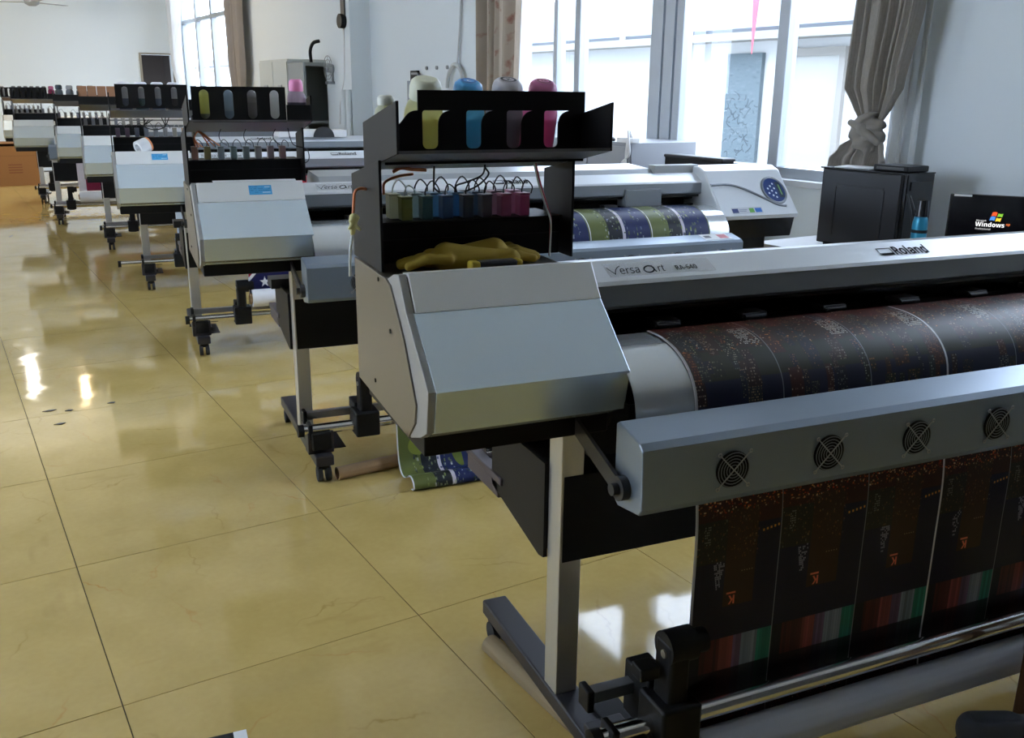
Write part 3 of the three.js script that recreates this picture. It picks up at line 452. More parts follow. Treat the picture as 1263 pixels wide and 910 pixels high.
function makeRack(k, label, kind) {
  const R = thing('ink_rack', label, 'rack', 'black ink racks on the printer heads'); frameOf(R, k);
  part('upright', prism([[-0.335, 1.102], [-0.105, 1.102], [-0.105, 1.326], [-0.335, 1.283]], 0.004, 0.010, 0.001), k === 1 ? M.rackGrey : M.rack, R);
  part('upright', prism([[-0.30, 1.102], [-0.15, 1.102], [-0.15, 1.318], [-0.30, 1.288]], 0.456, 0.462, 0.001), M.rack, R);
  const sideP = [[0.0, 1.344], [0.0, 1.440], [-0.25, 1.394], [-0.25, 1.297]];
  part('tray_side', prism(sideP, 0.012, 0.018, 0.001), k === 1 ? M.rackGrey : M.rack, R); part('tray_side', prism(sideP, 0.464, 0.470, 0.001), M.rack, R);
  part('tray_floor', prism([[0.0, 1.344], [0.0, 1.350], [-0.25, 1.303], [-0.25, 1.297]], 0.014, 0.468, 0.001), M.traySheet, R);
  part('tray_back', prism([[-0.25, 1.297], [-0.246, 1.297], [-0.246, 1.318], [-0.25, 1.318]], 0.018, 0.464), M.rack, R);
  if (kind === 'flare') part('slotted_panel', flarePanel(), M.rack, R);
  if (kind === 'oval') part('slotted_panel', slotPanel(0.03, 0.372, 1.342, 1.470, -0.006, [0.058, 0.145, 0.23, 0.313].map((x) => [x, x + 0.034, 1.354, 1.458])), M.rack, R);
  if (kind === 'oval4') part('slotted_panel', slotPanel(0.05, 0.43, 1.356, 1.485, -0.02, [0.085, 0.17, 0.257, 0.343].map((x) => [x, x + 0.032, 1.368, 1.472])), M.rack, R);
  if (kind === 'oval6') part('slotted_panel', slotPanel(0.02, 0.38, 1.345, 1.470, -0.01, [0.04, 0.1, 0.16, 0.22, 0.278, 0.335].map((x) => [x, x + 0.024, 1.358, 1.458])), M.rack, R);
  if (kind !== 'flare') part('tray_lip', prism([[0.0, 1.345], [0.0, 1.405], [-0.004, 1.405], [-0.004, 1.345]], { oval: 0.374, oval4: 0.432, oval6: 0.382 }[kind] ?? 0.018, 0.464), M.rack, R);
  part('cartridge_box', [bx(0.016, 0.452, 1.103, 1.186, -0.335, -0.20, 0.003)], M.black, R);
  part('box_rail', [bx(0.016, 0.452, 1.186, 1.191, -0.335, -0.19, 0.001), bx(0.02, 0.45, 1.15, 1.153, -0.1995, -0.196)], M.rackGrey, R);
  return R;
}
makeRack(1, 'black rack with flared slots above the night-city printer', 'flare');
makeRack(2, 'black rack with oval slots holding a pink-capped bottle at its end', 'oval');
makeRack(3, 'black rack of four oval slots with white domed caps above', 'oval4');
makeRack(4, 'black rack loaded with brown cartons', 'open');
makeRack(5, 'black rack holding grey and dark-capped bottles without a slotted panel', 'open');
makeRack(6, 'black rack with six narrow slots and a pink bottle at its end', 'oval6');
makeRack(7, 'last black rack in the row, nearest the carton', 'oval6');

// ink bottles: body, ink showing through, cap
const bottleShape = (r, h) => [[0, 0], [r * 0.92, 0], [r, 0.006], [r, h * 0.72], [r * 0.86, h * 0.84], [r * 0.6, h * 0.9], [r * 0.55, h], [0, h]].map(([a, b]) => new THREE.Vector2(a, b));
const capShape = (r, h, y) => [[r * 0.98, y], [r, y + h * 0.1], [r, y + h * 0.6], [r * 0.92, y + h * 0.84], [r * 0.72, y + h * 0.98], [r * 0.6, y + h], [0, y + h]].map(([a, b]) => new THREE.Vector2(a, b));
const letters = {};
const discMat = (ch, rim, bg, fg) => (letters[ch + bg] ??= mat([1, 1, 1], 0.45, 0, { map: canvas(128, 128, (c) => { c.fillStyle = bg; c.fillRect(0, 0, 128, 128); c.fillStyle = rim; c.beginPath(); c.arc(64, 64, 60, 0, 7); c.fill(); c.fillStyle = bg; c.beginPath(); c.arc(64, 64, 42, 0, 7); c.fill(); c.fillStyle = fg; c.font = 'bold 58px sans-serif'; c.textAlign = 'center'; c.textBaseline = 'middle'; c.fillText(ch, 64, 66); }) }));
function bottle(k, x, y, z, label, { r = 0.034, h = 0.12, body, ink, level = 0.5, cap, capR, capH = 0.032, letter, tilt = 0, group }) {
  const b = thing('ink_bottle', label, 'ink bottle', group); put(b, k, x, y, z); b.rotation.order = 'YXZ'; b.rotation.x = tilt;
  part('bottle_body', new THREE.LatheGeometry(bottleShape(r, h), 24), mat(body, 0.85, 0, { transmission: 0.7, thickness: 0, side: THREE.DoubleSide }), b);
  if (ink) part('ink', new THREE.CylinderGeometry(r * 1.006, r * 1.006, h * 0.72 * level, 24, 1, true).translate(0, 0.006 + h * 0.36 * level, 0), mat(ink, 0.85, 0, { transmission: 0.65, thickness: 0, side: THREE.DoubleSide }), b);
  if (cap) {
    capR ??= r * 0.8;
    const c = part('cap', new THREE.LatheGeometry(capShape(capR, capH, h * 0.9), 24), mat(cap, 0.42), b);
    if (letter) { const d = part('cap_letter', new THREE.CircleGeometry(capR * 0.56, 24), letter, c); d.position.set(0, h * 0.9 + capH * 1.0 + 0.0012, 0); d.rotation.x = -Math.PI / 2; }
  }
  return b;
}
const g1 = 'ink bottles in the rack above the night-city printer';
const tb = -0.19;                                       // bottles lean back with the tray
bottle(1, 0.128, 1.318, -0.224, 'yellow ink bottle with a pale cream cap behind the first slot', { h: 0.145, r: 0.040, tilt: 0.3, body: [0.86, 0.84, 0.55], ink: [0.82, 0.79, 0.45], level: 0.9, cap: [0.74, 0.74, 0.56], capR: 0.033, capH: 0.042, group: g1 });
bottle(1, 0.050, 1.312, -0.205, 'pale cream ink bottle without label beside the yellow bottle', { h: 0.13, r: 0.025, body: [0.72, 0.72, 0.56], cap: [0.76, 0.76, 0.66], capR: 0.017, capH: 0.02, group: g1 });
bottle(1, 0.221, 1.318, -0.224, 'light blue ink bottle with bright blue cap in the first rack', { h: 0.145, r: 0.040, tilt: 0.3, body: [0.42, 0.72, 0.84], ink: [0.38, 0.69, 0.82], level: 0.9, cap: [0.10, 0.42, 0.82], capR: 0.031, capH: 0.038, letter: discMat('C', '#2a6fc0', '#4aa0e8', '#e8f2fa'), group: g1 });
bottle(1, 0.310, 1.318, -0.224, 'grey ink bottle with lilac-white cap lettered K', { h: 0.145, r: 0.040, tilt: 0.3, body: [0.52, 0.48, 0.50], ink: [0.44, 0.40, 0.42], level: 0.9, cap: [0.68, 0.64, 0.68], capR: 0.033, capH: 0.042, letter: discMat('K', '#26262c', '#c8c2c8', '#26262c'), group: g1 });
bottle(1, 0.393, 1.318, -0.224, 'magenta ink bottle with pink cap lettered M', { h: 0.145, r: 0.040, tilt: 0.3, body: [0.88, 0.48, 0.66], ink: [0.84, 0.40, 0.60], level: 0.9, cap: [0.62, 0.18, 0.36], capR: 0.031, capH: 0.04, letter: discMat('M', '#8a1f4a', '#e08ab0', '#8a1f4a'), group: g1 });
const g2 = 'ink bottles in the rack with the blue keypad printer';
[['yellow ink bottle behind an oval slot', [0.50, 0.50, 0.20], [0.18, 0.18, 0.14], 0.2], ['blue-grey ink bottle behind an oval slot', [0.34, 0.40, 0.44], [0.26, 0.33, 0.40], 0.3], ['warm grey ink bottle behind an oval slot', [0.36, 0.35, 0.34], [0.28, 0.27, 0.27], 0.6], ['whitish ink bottle behind the last oval slot', [0.60, 0.60, 0.57], null, 0]].forEach(([l, body, ink, level], i) => bottle(2, 0.075 + i * 0.085, 1.345, -0.07, l, { h: 0.118, r: 0.036, body, ink, level: level * 1.2, group: g2 }));
bottle(2, 0.421, 1.345, -0.045, 'pink-capped bottle half full of dark violet ink', { h: 0.122, r: 0.036, body: [0.62, 0.52, 0.60], ink: [0.055, 0.045, 0.08], level: 0.72, cap: [0.82, 0.26, 0.48], capR: 0.027, capH: 0.045, group: g2 });
const g3 = 'white-capped bottles in the third rack';
[['white-capped bottle with blue ink at the far slot', [0.10, 0.13, 0.2]], ['white-capped bottle with teal ink in the third rack', [0.08, 0.15, 0.16]], ['white-capped bottle with slate-blue ink in the third rack', [0.16, 0.20, 0.28]], ['white-capped bottle with black ink in the third rack', [0.06, 0.05, 0.06]]].forEach(([l, ink], i) => bottle(3, 0.101 + i * 0.0865, 1.342, -0.065, l, { h: 0.135, r: 0.035, body: [0.46, 0.47, 0.50], ink, level: 0.62, cap: [0.80, 0.80, 0.82], capR: 0.034, capH: 0.034, group: g3 }));
for (let i = 0; i < 5; i++) { // cartons on the fourth rack
  const c = thing('ink_carton', ['brown ink carton, fifth from the clear bottle', 'brown ink carton, fourth from the clear bottle', 'brown ink carton, third from the clear bottle', 'brown ink carton, second from the clear bottle', 'brown ink carton right beside the clear bottle'][i], 'carton', 'brown cartons on the fourth rack');
  part('box', bx(-0.031, 0.031, 0, 0.135, -0.045, 0.045, 0.002), mat([0.30 + 0.05 * rnd(), 0.165, 0.085], 0.8), c); part('lid_seam', bx(-0.0312, 0.0312, 0.118, 0.1195, -0.0455, 0.0455), mat([0.16, 0.08, 0.04], 0.9), c);
  put(c, 4, 0.045 + i * 0.066, 1.343, -0.06);
}
bottle(4, 0.40, 1.345, -0.06, 'clear empty bottle beside the brown cartons', { h: 0.11, r: 0.03, body: [0.60, 0.60, 0.58], cap: [0.70, 0.70, 0.68], group: 'spare bottles' });
bottle(5, 0.07, 1.345, -0.06, 'dark-capped grey bottle in the open rack', { body: [0.26, 0.30, 0.32], ink: [0.10, 0.14, 0.16], level: 0.4, cap: [0.03, 0.05, 0.06], capR: 0.03, capH: 0.04, group: 'bottles in the open rack' });
for (const [x, l] of [[0.16, 'grey-capped bottle beside the dark-capped one'], [0.25, 'grey-capped bottle, second from the dark-capped one'], [0.34, 'grey-capped bottle, third from the dark-capped one']]) bottle(5, x, 1.345, -0.06, l, { body: [0.30, 0.31, 0.33], ink: [0.2, 0.2, 0.22], level: 0.4, cap: [0.34, 0.34, 0.36], capR: 0.03, capH: 0.036, group: 'bottles in the open rack' });
for (let i = 0; i < 6; i++) bottle(6, 0.052 + i * 0.06, 1.345, -0.06, 'dark ink bottle behind a narrow slot of the sixth rack', { h: 0.118, r: 0.027, body: [0.12, 0.14, 0.14], ink: [0.05, 0.07, 0.08], level: 0.8, cap: [0.20, 0.20, 0.20], group: 'dark bottles in the sixth rack' });
bottle(6, 0.425, 1.345, -0.05, 'pink ink bottle at the end of a far rack', { body: [0.48, 0.08, 0.22], cap: [0.55, 0.12, 0.28], group: 'dark bottles in the sixth rack' });
bottle(7, 0.03, 1.345, -0.05, 'grey bottle in the last rack', { body: [0.30, 0.32, 0.34], cap: [0.3, 0.3, 0.3], group: 'bottles in the last rack' });

// cartridges with bent hoses on the rack boxes
const cartGeo = { body: new RoundedBoxGeometry(0.0245, 0.046, 0.031, 2, 0.003).translate(0, 0.023, 0), lid: new RoundedBoxGeometry(0.0265, 0.005, 0.033, 1, 0.002).translate(0, 0.048, 0) };
const hoseGeos = [0, 1, 2].map((i) => tube([[0, 0.046, -0.004], [0.001, 0.062, -0.004], [0.012 + 0.004 * i, 0.072 + 0.004 * i, -0.014], [0.026 + 0.005 * i, 0.062, -0.016], [0.03 + 0.005 * i, 0.045, -0.03]], 0.0017, 16, 5));
const cartMats = {};
function cartridge(k, x, z, colour, word, where, dark = true, s = 1) {
  const c = thing('ink_cartridge', `${word} ink cartridge with a bent hose ${where}`, 'ink cartridge', 'ink cartridges ' + where);
  colour = colour.map((v) => Math.min(0.85, v * 0.9 + 0.16)); const key = colour.join(); cartMats[key] ??= [mat(colour, 0.8, 0, { transmission: 0.55, thickness: 0 }), mat(colour.map((v) => v * 0.7), 0.4)];
  part('tank', cartGeo.body, cartMats[key][0], c); part('lid', cartGeo.lid, cartMats[key][1], c); part('hose', hoseGeos[(rnd() * 3) | 0], dark ? M.wire : M.clear, c);
  put(c, k, x, 1.191, z); c.scale.setScalar(s); return c;
}
const w1 = 'in the first rack';
[['cream', [0.66, 0.66, 0.48], 0.077, 0], ['yellow-green', [0.52, 0.55, 0.12], 0.093, 1], ['pale aqua', [0.48, 0.60, 0.60], 0.127, 0], ['teal', [0.10, 0.32, 0.34], 0.139, 1], ['sky blue', [0.14, 0.38, 0.58], 0.171, 0], ['mid blue', [0.05, 0.22, 0.46], 0.185, 1], ['bright blue', [0.04, 0.26, 0.52], 0.221, 0], ['slate', [0.09, 0.12, 0.17], 0.233, 1], ['steel blue', [0.10, 0.20, 0.34], 0.268, 0], ['dark violet', [0.12, 0.09, 0.13], 0.277, 1], ['pale rose', [0.55, 0.32, 0.40], 0.314, 0], ['magenta', [0.50, 0.07, 0.24], 0.323, 1], ['pink', [0.62, 0.24, 0.42], 0.360, 0], ['deep pink', [0.56, 0.07, 0.27], 0.368, 1]]
  .forEach(([word, col, x, front], i) => cartridge(1, x, front ? -0.224 : -0.262, col, word, w1, i > 1, front ? 1 : 1.06));
const w2 = 'in the rack of the blue keypad printer';
[['orange-brown', [0.40, 0.19, 0.10], 0.045], ['mustard yellow', [0.42, 0.36, 0.10], 0.093], ['blue-grey', [0.26, 0.31, 0.33], 0.145], ['grey-teal', [0.22, 0.32, 0.31], 0.194], ['grey-green', [0.28, 0.34, 0.31], 0.243], ['warm grey', [0.36, 0.35, 0.34], 0.291], ['mauve grey', [0.42, 0.34, 0.35], 0.340], ['dusty pink', [0.50, 0.32, 0.33], 0.388]].forEach(([word, col, x]) => cartridge(2, x, -0.24, col, word, w2));
const w3 = 'in the third rack';
[['mauve', [0.34, 0.20, 0.30]], ['purple', [0.16, 0.05, 0.16]], ['slate blue', [0.16, 0.20, 0.32]], ['steel grey', [0.24, 0.28, 0.36]], ['pale grey', [0.36, 0.38, 0.40]], ['silver grey', [0.40, 0.41, 0.42]], ['ivory', [0.52, 0.48, 0.38]], ['amber', [0.62, 0.40, 0.20]]].forEach(([word, col], i) => cartridge(3, 0.045 + i * 0.052, -0.24, col, word, w3, i < 6));
for (let k = 4; k <= 7; k++) for (let i = 0; i < 8; i++) { const v = [[0.42, 0.40, 0.36], [0.34, 0.33, 0.30], [0.24, 0.25, 0.30]][(i + k) % 3], wd = ['pale', 'beige-grey', 'blue-grey'][(i + k) % 3]; cartridge(k, 0.04 + i * 0.054, -0.24, v, wd, `in the ${['fourth', 'fifth', 'sixth', 'last'][k - 4]} rack`, i % 2 === 0); }

// loose hoses of the first two racks
function hose(k, pts, r, m, label) { const h = solo('ink_hose', tube(pts, r, 40, 6), m, label, 'hose', 'loose ink hoses'); frameOf(h, k); return h; }
hose(1, [[0.155, 1.31, -0.21], [0.157, 1.27, -0.22], [0.165, 1.255, -0.24], [0.185, 1.24, -0.25]], 0.0022, M.wire, 'black hose dropping from the tray to the sky blue cartridge');
hose(1, [[0.268, 1.31, -0.20], [0.266, 1.285, -0.21], [0.235, 1.268, -0.225], [0.215, 1.258, -0.24], [0.22, 1.24, -0.25]], 0.0022, M.wire, 'black hose looping under the tray of the first rack');
hose(1, [[0.268, 1.30, -0.20], [0.28, 1.285, -0.21], [0.262, 1.262, -0.22], [0.235, 1.245, -0.24]], 0.0022, M.wire, 'second black hose looping under the tray of the first rack');
hose(1, [[0.352, 1.312, -0.12], [0.372, 1.27, -0.14], [0.40, 1.215, -0.16], [0.411, 1.19, -0.165], [0.412, 1.14, -0.165], [0.411, 1.105, -0.165]], 0.0028, M.redTube, 'dark red hose running down beside the deep pink cartridge');
hose(1, [[0.348, 1.312, -0.118], [0.368, 1.27, -0.138], [0.398, 1.212, -0.158], [0.409, 1.185, -0.16], [0.409, 1.104, -0.16]], 0.0022, M.clear, 'clear hose running down beside the dark red hose');
hose(1, [[0.05, 1.245, -0.24], [0.05, 1.27, -0.23], [0.075, 1.285, -0.21], [0.105, 1.29, -0.20]], 0.003, M.orange, 'orange hose bent over the cream cartridge');
hose(1, [[0.045, 1.24, -0.25], [0.0, 1.262, -0.20], [-0.03, 1.262, -0.16], [-0.045, 1.235, -0.12], [-0.05, 1.21, -0.11]], 0.003, M.orange, 'orange hose leaving the first rack past its side');
hose(1, [[-0.05, 1.215, -0.11], [-0.05, 1.19, -0.11], [-0.06, 1.15, -0.10], [-0.062, 1.10, -0.10]], 0.003, M.clear, 'clear hose hanging down beside the rack side');
hose(1, [[0.07, 1.292, -0.235], [0.085, 1.300, -0.23], [0.11, 1.298, -0.22], [0.14, 1.296, -0.22]], 0.004, M.orange, 'short orange hose under the tray');
solo('hose_tie', sdfMesh(blend([cap([-0.048, 1.215, -0.11], [-0.052, 1.185, -0.108], 0.009, 0.005), cap([-0.055, 1.21, -0.105], [-0.035, 1.19, -0.115], 0.004, 0.003), cap([-0.04, 1.215, -0.11], [-0.06, 1.195, -0.1], 0.004, 0.003)], 0.004), [-0.05, 1.2, -0.11], 0.04, 28), mat([0.66, 0.62, 0.28], 0.5), 'yellowish tie around the hoses beside the first rack', 'tie').rotation.y = TH;
for (const [i, z] of [[0, 0], [1, 0.01], [2, 0.02]]) hose(2, [[0.05 + 0.012 * i, 1.24, -0.23], [0.045, 1.275, -0.22 + z], [0.062, 1.30, -0.21], [0.085 + 0.01 * i, 1.27, -0.2 + z], [0.10 + 0.02 * i, 1.245, -0.23]], 0.003, M.orange, 'orange hose bundled over the orange-brown cartridge');
for (const x of [0.15, 0.245, 0.36]) hose(2, [[x, 1.318, -0.18], [x - 0.012, 1.29, -0.19], [x - 0.004, 1.262, -0.22], [x + 0.02, 1.245, -0.24]], 0.0018, M.wire, 'thin black hose dropping from the tray of the oval-slot rack');
hose(2, [[0.40, 1.318, -0.16], [0.42, 1.25, -0.16], [0.47, 1.23, -0.14], [0.475, 1.19, -0.14], [0.45, 1.17, -0.15]], 0.002, M.wire, 'thin black hose looping past the rack upright');
for (const s of [0, 1, 2]) hose(3, [[0.20 + 0.02 * s, 1.29, -0.19], [0.19, 1.255, -0.17], [0.24, 1.235, -0.15 + 0.01 * s], [0.30, 1.25, -0.16], [0.29 + 0.02 * s, 1.30, -0.19]], 0.003, M.wire, 'thick black hose looped in the third rack');

{ // work gloves and a packet under the first shelf
  const hand = (dx, dz, a) => { const c = Math.cos(a), s = Math.sin(a), t = (x, y, z) => [dx + c * x - s * z, y, dz + s * x + c * z]; const f = [cap(t(-0.06, 1.117, 0), t(0.03, 1.126, 0.004), 0.022, 0.030), cap(t(-0.06, 1.113, 0.02), t(0.02, 1.118, 0.02), 0.015, 0.02), cap(t(-0.11, 1.116, 0.0), t(-0.05, 1.117, 0.005), 0.022, 0.022)];
    for (let i = 0; i < 4; i++) { const z = -0.026 + i * 0.018, L = [0.085, 0.098, 0.095, 0.08][i]; f.push(cap(t(0.03, 1.124, z), t(0.03 + L * 0.55, 1.128 - i * 0.003, z * 1.15), 0.0105, 0.0105), cap(t(0.03 + L * 0.55, 1.128 - i * 0.003, z * 1.15), t(0.03 + L, 1.113, z * 1.2 + 0.004), 0.0105, 0.009)); }
    f.push(cap(t(-0.03, 1.118, 0.02), t(0.02, 1.114, 0.046), 0.012, 0.010), cap(t(0.02, 1.114, 0.046), t(0.05, 1.112, 0.05), 0.010, 0.009)); return blend(f, 0.008); };
  const m = mat([0.42, 0.29, 0.03], 0.75, 0, { bumpMap: dataTex(128, (u, v) => { const n = 128 + fbm(u * 12, v * 12, 2, 4) * 160; return [n, n, n]; }, false), bumpScale: 0.001 });
  const a = solo('work_glove', sdfMesh(hand(0.235, -0.145, 0.05), [0.22, 1.12, -0.145], 0.18, 96), m, 'yellow leather work glove lying palm down on the printer head', 'glove', 'yellow work gloves'); a.rotation.y = TH;
  const b = solo('work_glove', sdfMesh(hand(0.175, -0.105, 3.25), [0.15, 1.12, -0.105], 0.18, 96), m, 'yellow work glove crumpled beside the rack upright', 'glove', 'yellow work gloves'); b.rotation.y = TH; b.scale.set(1, 1, 1);
  const pk = thing('glove_packet', 'black packet with yellow ends in front of the gloves', 'packet'); put(pk, 1, 0.235, 1.101, -0.05);
  part('packet', new RoundedBoxGeometry(0.085, 0.022, 0.03, 2, 0.005).translate(0, 0.012, 0), mat([0.02, 0.02, 0.022], 0.5), pk);
  for (const [w, x] of [[0.022, -0.05], [0.014, 0.048]]) part('yellow_end', new RoundedBoxGeometry(w, 0.023, 0.031, 2, 0.006).translate(x, 0.012, 0), mat([0.58, 0.42, 0.03], 0.6), pk);
}
{ // tape roll on the third head
  const t = thing('tape_roll', 'white and orange tape roll leaning on the third printer head', 'tape'); put(t, 3, 0.165, 1.146, -0.03, 0.5); t.rotation.order = 'YXZ'; t.rotation.z = 0.35;
  part('tape', pipe(0.028, 0.042, 0.06, 28).translate(-0.03, 0, 0), M.white, t); part('orange_side', pipe(0.026, 0.040, 0.012, 28).translate(0.03, 0, 0), M.orange, t);
  const n = thing('thin_ruler', 'thin bent white strip lying on the second head', 'strip'); put(n, 2, 0.24, 1.125, -0.02);
  part('strip', ribbon(smoothPath([[0, 0], [0.02, 0.003], [0.045, 0]], 8), -0.16, 0.15, 0, 0.002), M.white, n);
}
// ------------------------------------------------------------------ things on the floor
{
  const t1 = solo('cardboard_tube', pipe(0.021, 0.026, 0.95, 28).translate(0, 0.026, 0), M.kraft, 'brown cardboard tube on the floor before the keypad printer', 'tube'); t1.position.set(0.45, 0, -1.575); t1.rotation.y = 0.03;
  const t2 = solo('cardboard_tube', pipe(0.021, 0.026, 1.3, 28).translate(0, 0.026, 0), M.tan, 'tan cardboard tube on the floor along the night-city printer foot', 'tube'); t2.position.set(0.375, 0, -0.265); t2.rotation.y = -Math.PI / 2 + 0.02;
  const p = thing('printed_offcut', 'dark printed offcut with white edge on the floor', 'paper'); p.position.set(-0.50, 0.002, -0.21); p.rotation.y = TH - 0.02;
  part('printed_face', new THREE.BoxGeometry(0.34, 0.0012, 0.22), mat([1, 1, 1], 0.4, 0, { map: canvas(512, 256, (c, w, h) => { seed = 3; c.fillStyle = '#14141a'; c.fillRect(0, 0, w, h); for (let i = 0; i < 400; i++) { c.fillStyle = ['#b89a30', '#6a5a20', '#3a3220', '#d0b850'][(rnd() * 4) | 0]; c.globalAlpha = rr(0.3, 0.9); c.fillRect(rr(0, w * 0.62), rr(0, h * 0.45), rr(2, 9), rr(2, 6)); } }) }), p);
  part('white_edge', new THREE.BoxGeometry(0.03, 0.0014, 0.22).translate(0.185, 0, 0), M.paper, p);
  for (const [x, z, s] of [[-0.42, -3.02, 1], [-0.34, -2.98, 0.6], [-0.40, -2.80, 0.8], [-0.15, -3.0, 0.6]]) { const d = solo('film_scrap', new THREE.ExtrudeGeometry(new THREE.Shape([new THREE.Vector2(-0.03 * s, 0), new THREE.Vector2(0.0, 0.012), new THREE.Vector2(0.032 * s, 0.004), new THREE.Vector2(0.01, -0.012)]), { depth: 0.002, bevelEnabled: false }).rotateX(-Math.PI / 2), M.dark, 'small black film scrap on the tiles', 'scrap', 'black scraps on the floor'); d.position.set(x, 0.0005, z); }
}
{ // shoe and stool at the right
  const m = mat([0.05, 0.055, 0.07], 0.7);
  const shoe = thing('shoe', 'dark grey shoe standing on the floor by the white roll', 'shoe'); shoe.position.set(1.215, 0, 0.70); shoe.rotation.y = -0.5;
  const body = blend([cap([-0.09, 0.045, 0], [0.05, 0.04, 0], 0.038, 0.044), cap([0.05, 0.038, 0], [0.13, 0.032, 0.005], 0.044, 0.032), cap([-0.1, 0.07, 0], [-0.02, 0.07, 0], 0.034, 0.032)], 0.03);
  const holeFn = cap([-0.09, 0.12, 0], [-0.01, 0.115, 0], 0.032, 0.026);
  part('upper', sdfMesh((x, y, z) => Math.max(body(x, y, z), -holeFn(x, y, z), 0.012 - y), [0.01, 0.06, 0], 0.2, 64), m, shoe);
  part('sole', (() => { const s = new THREE.Shape(); s.absellipse(-0.07, 0, 0.065, 0.042, Math.PI / 2, Math.PI * 1.5); s.lineTo(0.08, -0.05); s.absellipse(0.09, 0, 0.075, 0.05, -Math.PI / 2, Math.PI / 2); s.lineTo(-0.07, 0.042); return new THREE.ExtrudeGeometry(s, { depth: 0.016, bevelEnabled: true, bevelSize: 0.003, bevelThickness: 0.003, bevelSegments: 2 }).rotateX(-Math.PI / 2).translate(0, 0.003, 0); })(), M.rubber, shoe);
  const st = thing('wooden_stool', 'dark brown wooden stool leg at the end of the white roll', 'stool'); st.position.set(1.50, 0, 0.785);
  const wood = mat([0.13, 0.06, 0.025], 0.5);
  part('seat', bx(-0.19, 0.19, 0.42, 0.45, -0.15, 0.15, 0.008), wood, st);
  for (const [x, z] of [[-0.165, -0.125], [0.165, -0.125], [-0.165, 0.125], [0.165, 0.125]]) part('leg', bx(x - 0.022, x + 0.022, 0, 0.42, z - 0.022, z + 0.022, 0.004), wood, st);
  for (const z of [-0.125, 0.125]) part('stretcher', bx(-0.165, 0.165, 0.16, 0.19, z - 0.01, z + 0.01), wood, st);
}
{ // carton by the last printer
  const c = thing('shipping_carton', 'large brown cardboard carton with faint print at the end of the row', 'carton'); c.position.set(0.30, 0, -15.2);
  const m = mat([1, 1, 1], 0.85, 0, { map: canvas(512, 512, (g, w, h) => { g.fillStyle = '#8c6238'; g.fillRect(0, 0, w, h); g.fillStyle = '#75502c'; g.fillRect(0, 120, w, 4); g.fillStyle = '#7a4a2c'; for (let i = 0; i < 4; i++) g.fillRect(250, 230 + i * 34, 110, 14); }) });
  part('box', bx(-0.45, 0.45, 0, 0.60, -0.35, 0.35, 0.004), m, c);
  for (const q of [1, -1]) part('flap', new THREE.BoxGeometry(0.9, 0.006, 0.34).rotateX(-0.12 * q).translate(0, 0.622, 0.175 * q), m, c);
}
// ------------------------------------------------------------------ curtains
function curtainSheet(x, prof, pleats, amp, cols = 120, rows = 40, phase = 0) { // prof: [y, z0, z1, depth factor]
  const pos = [], uv = [], idx = [];
  const at = (y) => { for (let i = 0; i < prof.length - 1; i++) { const a = prof[i], b = prof[i + 1]; if (y <= a[0] && y >= b[0]) { let t = (a[0] - y) / (a[0] - b[0]); t = t * t * (3 - 2 * t); return [a[1] + (b[1] - a[1]) * t, a[2] + (b[2] - a[2]) * t, a[3] + (b[3] - a[3]) * t]; } } return prof[prof.length - 1].slice(1); };
  const y1 = prof[0][0], y0 = prof[prof.length - 1][0];
  for (let j = 0; j <= rows; j++) { const y = y1 + (y0 - y1) * j / rows, [za, zb, d] = at(y);
    for (let i = 0; i <= cols; i++) { const u = i / cols, w = u + 0.012 * Math.sin(j * 0.21 + u * 9); const f = Math.sin((w * pleats + phase) * 6.2832) + 0.45 * Math.sin((w * pleats * 1.73 + 0.3) * 6.2832 + j * 0.03); pos.push(x + amp * d * f, y, za + (zb - za) * u + 0.25 * amp * d * Math.cos((w * pleats + phase) * 6.2832)); uv.push(u * 3, y); } }
  for (let j = 0; j < rows; j++) for (let i = 0; i < cols; i++) { const a = j * (cols + 1) + i, b = a + cols + 1; idx.push(a, b, a + 1, b, b + 1, a + 1); }
  const g = new THREE.BufferGeometry(); g.setAttribute('position', new THREE.Float32BufferAttribute(pos, 3)); g.setAttribute('uv', new THREE.Float32BufferAttribute(uv, 2)); g.setIndex(idx); g.computeVertexNormals(); return g;
}
const clothTex = dataTex(256, (u, v) => { const s = ((u * 40) % 1) < 0.12 ? -16 : 0, n = fbm(u * 60, v * 60, 1, 2) * 14; return [168 + s + n, 160 + s + n, 150 + s + n]; });
const cloth = mat([0.80, 0.80, 0.80], 0.9, 0, { map: clothTex, side: THREE.DoubleSide, transmission: 0.12, thickness: 0 });
const paleCloth = mat([0.62, 0.56, 0.50], 0.9, 0, { side: THREE.DoubleSide, transmission: 0.25, thickness: 0 });
const brownCloth = mat([0.34, 0.30, 0.27], 0.9, 0, { side: THREE.DoubleSide, transmission: 0.1, thickness: 0 });
